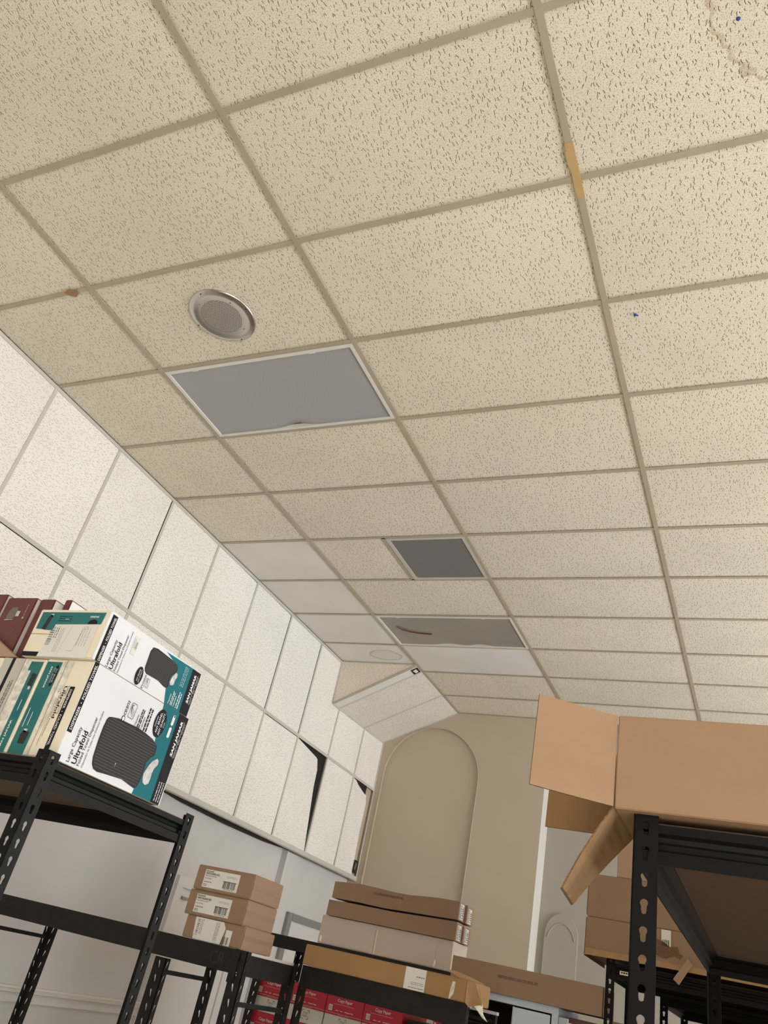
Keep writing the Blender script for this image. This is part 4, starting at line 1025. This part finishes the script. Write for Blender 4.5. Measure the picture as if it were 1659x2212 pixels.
# ================================================================== RED PAPER CARTONS
def paper_carton(label, x0, z0, row):
    w, h, y0 = .247, .192, 3.83
    r = thing('paper_carton', label, 'carton', (x0 + w / 2, y0 + .2, z0), 'red and white paper cartons')
    t = MB(); t.box(x0 + .003, x0 + w - .003, y0 + .002, y0 + .40, z0, z0 + h - .004, 'redwhite'); t.build('body', r)
    t = MB(); t.box(x0, x0 + w, y0 - .001, y0 + .402, z0 + .078, z0 + h - .001, 'red'); t.build('lid', r, bevel=.002)
    A = Art((x0, y0 - .0015, z0), (1, 0, 0), (0, 0, 1))
    A.text('Copy Paper', .072, .143, .100, .021, 'redwhite', bold=.02); A.lines(.045, .133, .19, .137, 1, 'redwhite', True, 4, .35)
    A.rect(.02, .098, .046, .128, 'redwhite').up(); A.text('10', .0235, .104, .018, .018, 'red')
    for i, (u, n) in enumerate(((.07, .02), (.10, .015), (.13, .06))): A.lines(u, .100, u + n, .108, 1, 'redwhite', True, i, .5)
    A.rect(.0, .088, w, .0892, 'redwhite'); A.lines(.09, .082, .16, .085, 1, 'redwhite', True, 6, .4)
    A.build('lid_print', r)
    A = Art((x0, y0 + .0012, z0), (1, 0, 0), (0, 0, 1))
    c0, c1 = .10, .15
    A.outline([(c0 + .015, .022), (c0, .022), (c0, .035)], .003, 'red'); A.outline([(c0, .052), (c0, .066), (c0 + .015, .066)], .003, 'red')
    A.outline([(c1 - .015, .066), (c1, .066), (c1, .052)], .003, 'red'); A.outline([(c1, .035), (c1, .022), (c1 - .015, .022)], .003, 'red')
    A.text('TREE', c0 + .008, .047, .034, .010, 'inkbrown'); A.text('FREE', c0 + .008, .031, .034, .010, 'inkbrown')
    A.build('body_print', r)
pl = ['leftmost', 'second from left', 'third from left', 'rightmost']
for i, x in enumerate((.03, .28, .53, .78)):
    paper_carton('red and white paper carton, %s in the top row' % pl[i], x, 1.251, 0)
    paper_carton('red and white paper carton, %s in the row below the top' % pl[i], x, 1.0585 - .0, 1)
r = carton('slim_red_carton', 'slim bright red carton standing right of the paper cartons', 'carton', (1.20, 1.26, 3.86, 4.15, 1.033, 1.435), None, 'red', .002)
A = Art((1.20, 3.859, 1.033), (1, 0, 0), (0, 0, 1)); A.rect(.008, .36, .02, .385, 'redwhite').rect(.004, .35, .055, .352, 'redwhite'); A.build('label', r)
r = carton('black_storage_bin', 'dark bin standing between the rightmost paper carton and the slim red carton', 'bin', (1.04, 1.19, 3.86, 4.2, 1.033, 1.40), None, 'black_heavy', .006)

# ================================================================== METAL CABINET AND THE LONG CARTON ON IT
r = thing('metal_cabinet', 'open grey-blue metal cabinet with dark inside and pale door', 'cabinet', (1.75, 3.25, 0))
t = MB(); t.box(1.62, 2.085, 3.0, 3.45, 1.575, 1.605, 'cab'); t.box(1.62, 1.65, 3.0, 3.45, .05, 1.575, 'cab'); t.box(2.055, 2.085, 3.0, 3.45, .05, 1.575, 'cab')
t.box(1.65, 2.055, 3.43, 3.45, .05, 1.575, 'dark'); t.box(1.65, 2.055, 3.02, 3.43, .05, .08, 'cab'); t.build('body', r, bevel=.002)
t = MB(); t.box(1.65, 1.652, 3.01, 3.43, .08, 1.575, 'dark'); t.box(2.052, 2.055, 3.03, 3.43, .08, 1.575, 'dark'); t.box(1.65, 2.055, 3.03, 3.43, 1.572, 1.575, 'dark'); t.build('inside_shade', r)  # near-black sheets painting the shade inside the cabinet
t = MB(); t.box(1.882, 2.05, 2.992, 3.004, .08, 1.568, 'cab'); t.box(1.878, 1.884, 2.99, 3.0, .08, 1.57, 'grey_metal'); dd = t.build('door', r, bevel=.002)
t = MB(); t.box(2.040, 2.052, 2.986, 2.992, 1.49, 1.53, 'paper'); t.build('hinge', dd)
t = MB(); t.prism([(2.088, 3.0, .08), (2.135, 2.965, .08), (2.138, 2.97, .08), (2.091, 3.006, .08)], (0, 0, 1.49), 'cab'); t.prism([(2.128, 2.968, .1), (2.165, 2.98, .1), (2.164, 2.985, .1), (2.127, 2.973, .1)], (0, 0, 1.455), 'cab')
t.build('open_door', r)
long_box('long brown carton lying on the metal cabinet, stamped upside down', [1.565, 1.9, 2.1, 2.275], [1.722, 1.722, 1.722, 1.722], [1.6055, 1.6055, 1.6055, 1.606], 2.985, 3.30, None, txt=(1.985, 1.682, .19, .013, 2))
r = bpy.data.objects['long_carton'] if False else None

# ================================================================== FAR RIGHT CARTONS
r = carton('kraft_carton', 'brown carton at bottom of the far right pile with torn label', 'carton', (2.19, 3.30, 2.957, 3.56, 1.847, 1.992), 'brown cartons on the far right rack', 'kraft_dull')
t = MB(); t.prism([(2.195, 2.95, 1.862), (3.29, 2.95, 1.862), (3.29, 2.93, 1.838), (2.55, 2.925, 1.838), (2.195, 2.93, 1.832)], (0, .003, 0.0), 'kraft_in'); t.build('bottom_flap', r)
t = MB(); t.box(2.187, 2.190, 2.96, 3.5, 1.83, 1.985, 'edge'); t.build('cut_edge', r)
A = Art((2.50, 2.9535, 1.89), (1, 0, 0), (0, 0, 1)); A.rect(.02, .03, .06, .10, 'paper'); A.up(); A.bars(.024, .035, .055, .06, 8, 'ink', False, 3)
A.poly([(-.01, .0), (.04, -.012), (.075, .005), (.10, -.005), (.11, .01), (.095, .015), (.09, .04), (.055, .035), (.02, .055), (-.01, .06)], 'edge'); A.build('torn_patch', r)
t = MB(); t.prism([(2.632, 2.928, 1.890), (2.652, 2.928, 1.870), (2.600, 2.90, 1.782), (2.576, 2.90, 1.800)], (.0, .003, 0.0), 'kraft_dull'); t.build('hanging_flap', r)
r = carton('kraft_carton', 'brown carton in the middle of the far right pile', 'carton', (2.19, 3.30, 2.957, 3.56, 1.993, 2.178), 'brown cartons on the far right rack', 'kraft_dull')
t = MB(); t.box(2.187, 2.190, 2.96, 3.5, 2.0, 2.17, 'edge'); t.build('cut_edge', r)
r = carton('kraft_carton', 'brown carton on top of the far right pile, behind the hanging flap', 'carton', (2.315, 3.30, 2.965, 3.56, 2.179, 2.40), 'brown cartons on the far right rack', 'kraft_pale')
# unseen rack and cartons added at right to block light on the far pile
RN_blocker = boltless('unseen black boltless shelving rack added beyond the right edge to block light', 3.55, 4.77, .225, 1.86, [1.818, 1.02, .12])
for (a_, b_, z_, lb_) in ((3.57, 4.15, 2.42, 'tall brown carton added unseen beyond the right edge to block light, nearer one'), (4.17, 4.74, 2.36, 'tall brown carton added unseen beyond the right edge to block light, farther one')):
    carton('kraft_carton', lb_, 'carton', (a_, b_, .26, 1.82, 1.822, z_), None, 'kraft')
    carton('kraft_carton', lb_.replace('tall', 'low') + ' on its middle shelf', 'carton', (a_, b_, .27, 1.80, 1.024, 1.60), None, 'kraft')
# cartons on the lower level
carton('kraft_carton', 'dark brown carton on the lower shelf of the far right rack, beside its post', 'carton', (2.30, 2.72, 3.03, 3.5, 1.304, 1.60), None, 'kraft_dull')
carton('kraft_carton', 'dark brown carton on the lower shelf of the far right rack, right of another', 'carton', (2.74, 3.2, 3.02, 3.5, 1.304, 1.62), None, 'kraft')
carton('kraft_carton', 'brown carton standing behind the end of the long stamped carton', 'carton', (2.10, 2.27, 3.15, 3.5, 1.33, 1.58), None, 'kraft_dull').location.z += 0
t = MB(); t.box(2.09, 2.28, 3.12, 3.55, 1.29, 1.329, 'black_heavy'); t.box(2.10, 2.13, 3.14, 3.17, 0, 1.29, 'black_heavy'); t.box(2.24, 2.27, 3.14, 3.17, 0, 1.29, 'black_heavy'); t.box(2.10, 2.13, 3.5, 3.53, 0, 1.29, 'black_heavy'); t.box(2.24, 2.27, 3.5, 3.53, 0, 1.29, 'black_heavy')
tag(t.build('side_stand'), 'narrow black stand beside the far right rack', 'stand')

# ================================================================== LARGE OPEN CARTON ON THE RIGHT RACK
BX0, BY0, BY1, BZ0, BZ1 = 2.754, .205, .435, 1.8305, 1.985
r = thing('open_carton', 'large long kraft carton open at its left end, flaps spread, on right rack', 'carton', (3.1, .31, BZ0))
T_ = .005
t = MB(); t.box(BX0, 3.50, BY0, BY0 + T_, BZ0, BZ1, 'kraft'); t.box(BX0, 3.50, BY1 - T_, BY1, BZ0, BZ1, 'kraft'); t.box(BX0, 3.50, BY0 + T_, BY1 - T_, BZ0, BZ0 + T_, 'kraft'); t.box(BX0, 3.50, BY0 + T_, BY1 - T_, BZ1 - T_, BZ1, 'kraft'); t.box(3.495, 3.50, BY0 + T_, BY1 - T_, BZ0 + T_, BZ1 - T_, 'kraft')
t.build('body', r, bevel=.0015)
def flap(name, a, b_, c_, d_, mname, inner, nrm, seg=8, bend=0.0):
    """quad a-b (hinge) to d-c (free edge) with thickness along nrm"""
    t = MB(); a, b_, c_, d_, nrm = map(Vector, (a, b_, c_, d_, nrm)); th = nrm.normalized() * .0045
    rows = []
    for k in range(seg + 1):
        s_ = k / seg; off = nrm.normalized() * bend * math.sin(PI * s_)
        rows.append((a.lerp(d_, s_) + off, b_.lerp(c_, s_) + off))
    for k in range(seg):
        p0, p1 = rows[k]; q0, q1 = rows[k + 1]
        t.face([p0, p1, q1, q0], mname); t.face([p0 + th, q0 + th, q1 + th, p1 + th], inner)
        t.face([p0, q0, q0 + th, p0 + th], 'edge'); t.face([p1, p1 + th, q1 + th, q1], 'edge')
    q0, q1 = rows[-1]; t.face([q0, q1, q1 + th, q0 + th], 'edge')
    return t.build(name, r, fixn=False)
flap('front_flap', (BX0 - .002, BY0 + .002, BZ0 + .003), (BX0 - .002, BY0 + .002, BZ1), (2.634, .128, BZ1 + .002), (2.632, .132, BZ0 + .005), 'kraft', 'kraft_in', (-.5, 1, 0), bend=.002)
flap('rear_flap', (BX0 - .002, BY1 - .005, BZ0 + .003), (BX0 - .002, BY1 - .005, BZ1), (2.592, .425, BZ1), (2.590, .425, BZ0 + .004), 'kraft_in', 'kraft', (0, 1, 0))
flap('bottom_flap', (BX0 - .002, BY0 + .004, BZ0 + .002), (BX0 - .002, BY1 - .006, BZ0 + .002), (2.653, .43, 1.708), (2.683, .200, 1.700), 'kraft_in', 'kraft', (-1, 0, -.5), bend=.006)
flap('top_flap', (BX0 - .002, BY0 + .02, BZ1 - .002), (BX0 - .002, BY1 - .006, BZ1 - .002), (2.80, BY1 - .01, BZ1 + .12), (2.80, BY0 + .25, BZ1 + .12), 'kraft', 'kraft_in', (-1, 0, .5)) if False else None

# ================================================================== LIGHT
def area(name, loc, rot, sx, sy, power, col):
    l = bpy.data.lights.new(name, 'AREA'); l.shape = 'RECTANGLE'; l.size = sx; l.size_y = sy; l.energy = power; l.color = col
    o = bpy.data.objects.new(name, l); C.objects.link(o); o.location = loc; o.rotation_euler = rot; return o
# daylight entering through the two back windows
area('window_daylight', (4.1, Y0 + .02, 2.05), (-PI / 2, 0, 0), 1.3, 2.0, 45, (.98, .98, 1.0))
area('window_daylight', (5.8, Y0 + .02, 2.15), (-PI / 2, 0, 0), 0.9, 1.4, 170, (.98, .98, 1.0))
for yy, pw in ((-4.2, 100), (-1.8, 40), (.6, 25), (3.2, 75), (5.2, 100)): area('side_daylight', (X1 - .02, yy, 2.05), (0, PI / 2, 0), 2.0, 1.6, pw, (.96, .98, 1.0))
sn = bpy.data.lights.new('sun', 'SUN'); sn.energy = 22; sn.angle = .02; sn.color = (1, .96, .88)
so = bpy.data.objects.new('sun', sn); C.objects.link(so); so.rotation_euler = Vector((-.25, .85, -.5)).to_track_quat('-Z', 'Y').to_euler()
w = bpy.data.worlds.new('world'); scene.world = w; w.use_nodes = True
w.node_tree.nodes['Background'].inputs[0].default_value = (.75, .85, 1, 1); w.node_tree.nodes['Background'].inputs[1].default_value = .6

# ================================================================== CAMERA
R = [[0.9021979857888581, 0.3807545471474095, 0.2026444404988661], [-0.044150652258335685, 0.5488767951850952, -0.8347364755493212], [-0.4290565397983008, 0.7441506826805375, 0.5120061006691219]]
cam = bpy.data.cameras.new('camera'); co = bpy.data.objects.new('camera', cam); C.objects.link(co)
mt = Matrix.Identity(4)
for i in range(3):
    mt[i][0] = R[0][i]; mt[i][1] = -R[1][i]; mt[i][2] = -R[2][i]
mt[0][3], mt[1][3], mt[2][3] = 2.98074026, -1.13875645, 1.50797166
co.matrix_world = mt
cam.sensor_fit = 'VERTICAL'; cam.sensor_height = 36; cam.lens = 1686.948 * 36 / 2212
cam.clip_start = .02
scene.camera = co
vs_ = scene.view_settings
vs_.view_transform = 'Standard'; vs_.look = 'None'; vs_.gamma = 1; vs_.exposure = 0.72; vs_.use_curve_mapping = False
try:
    scene.cycles.max_bounces = 8; scene.cycles.diffuse_bounces = 6
except Exception: pass
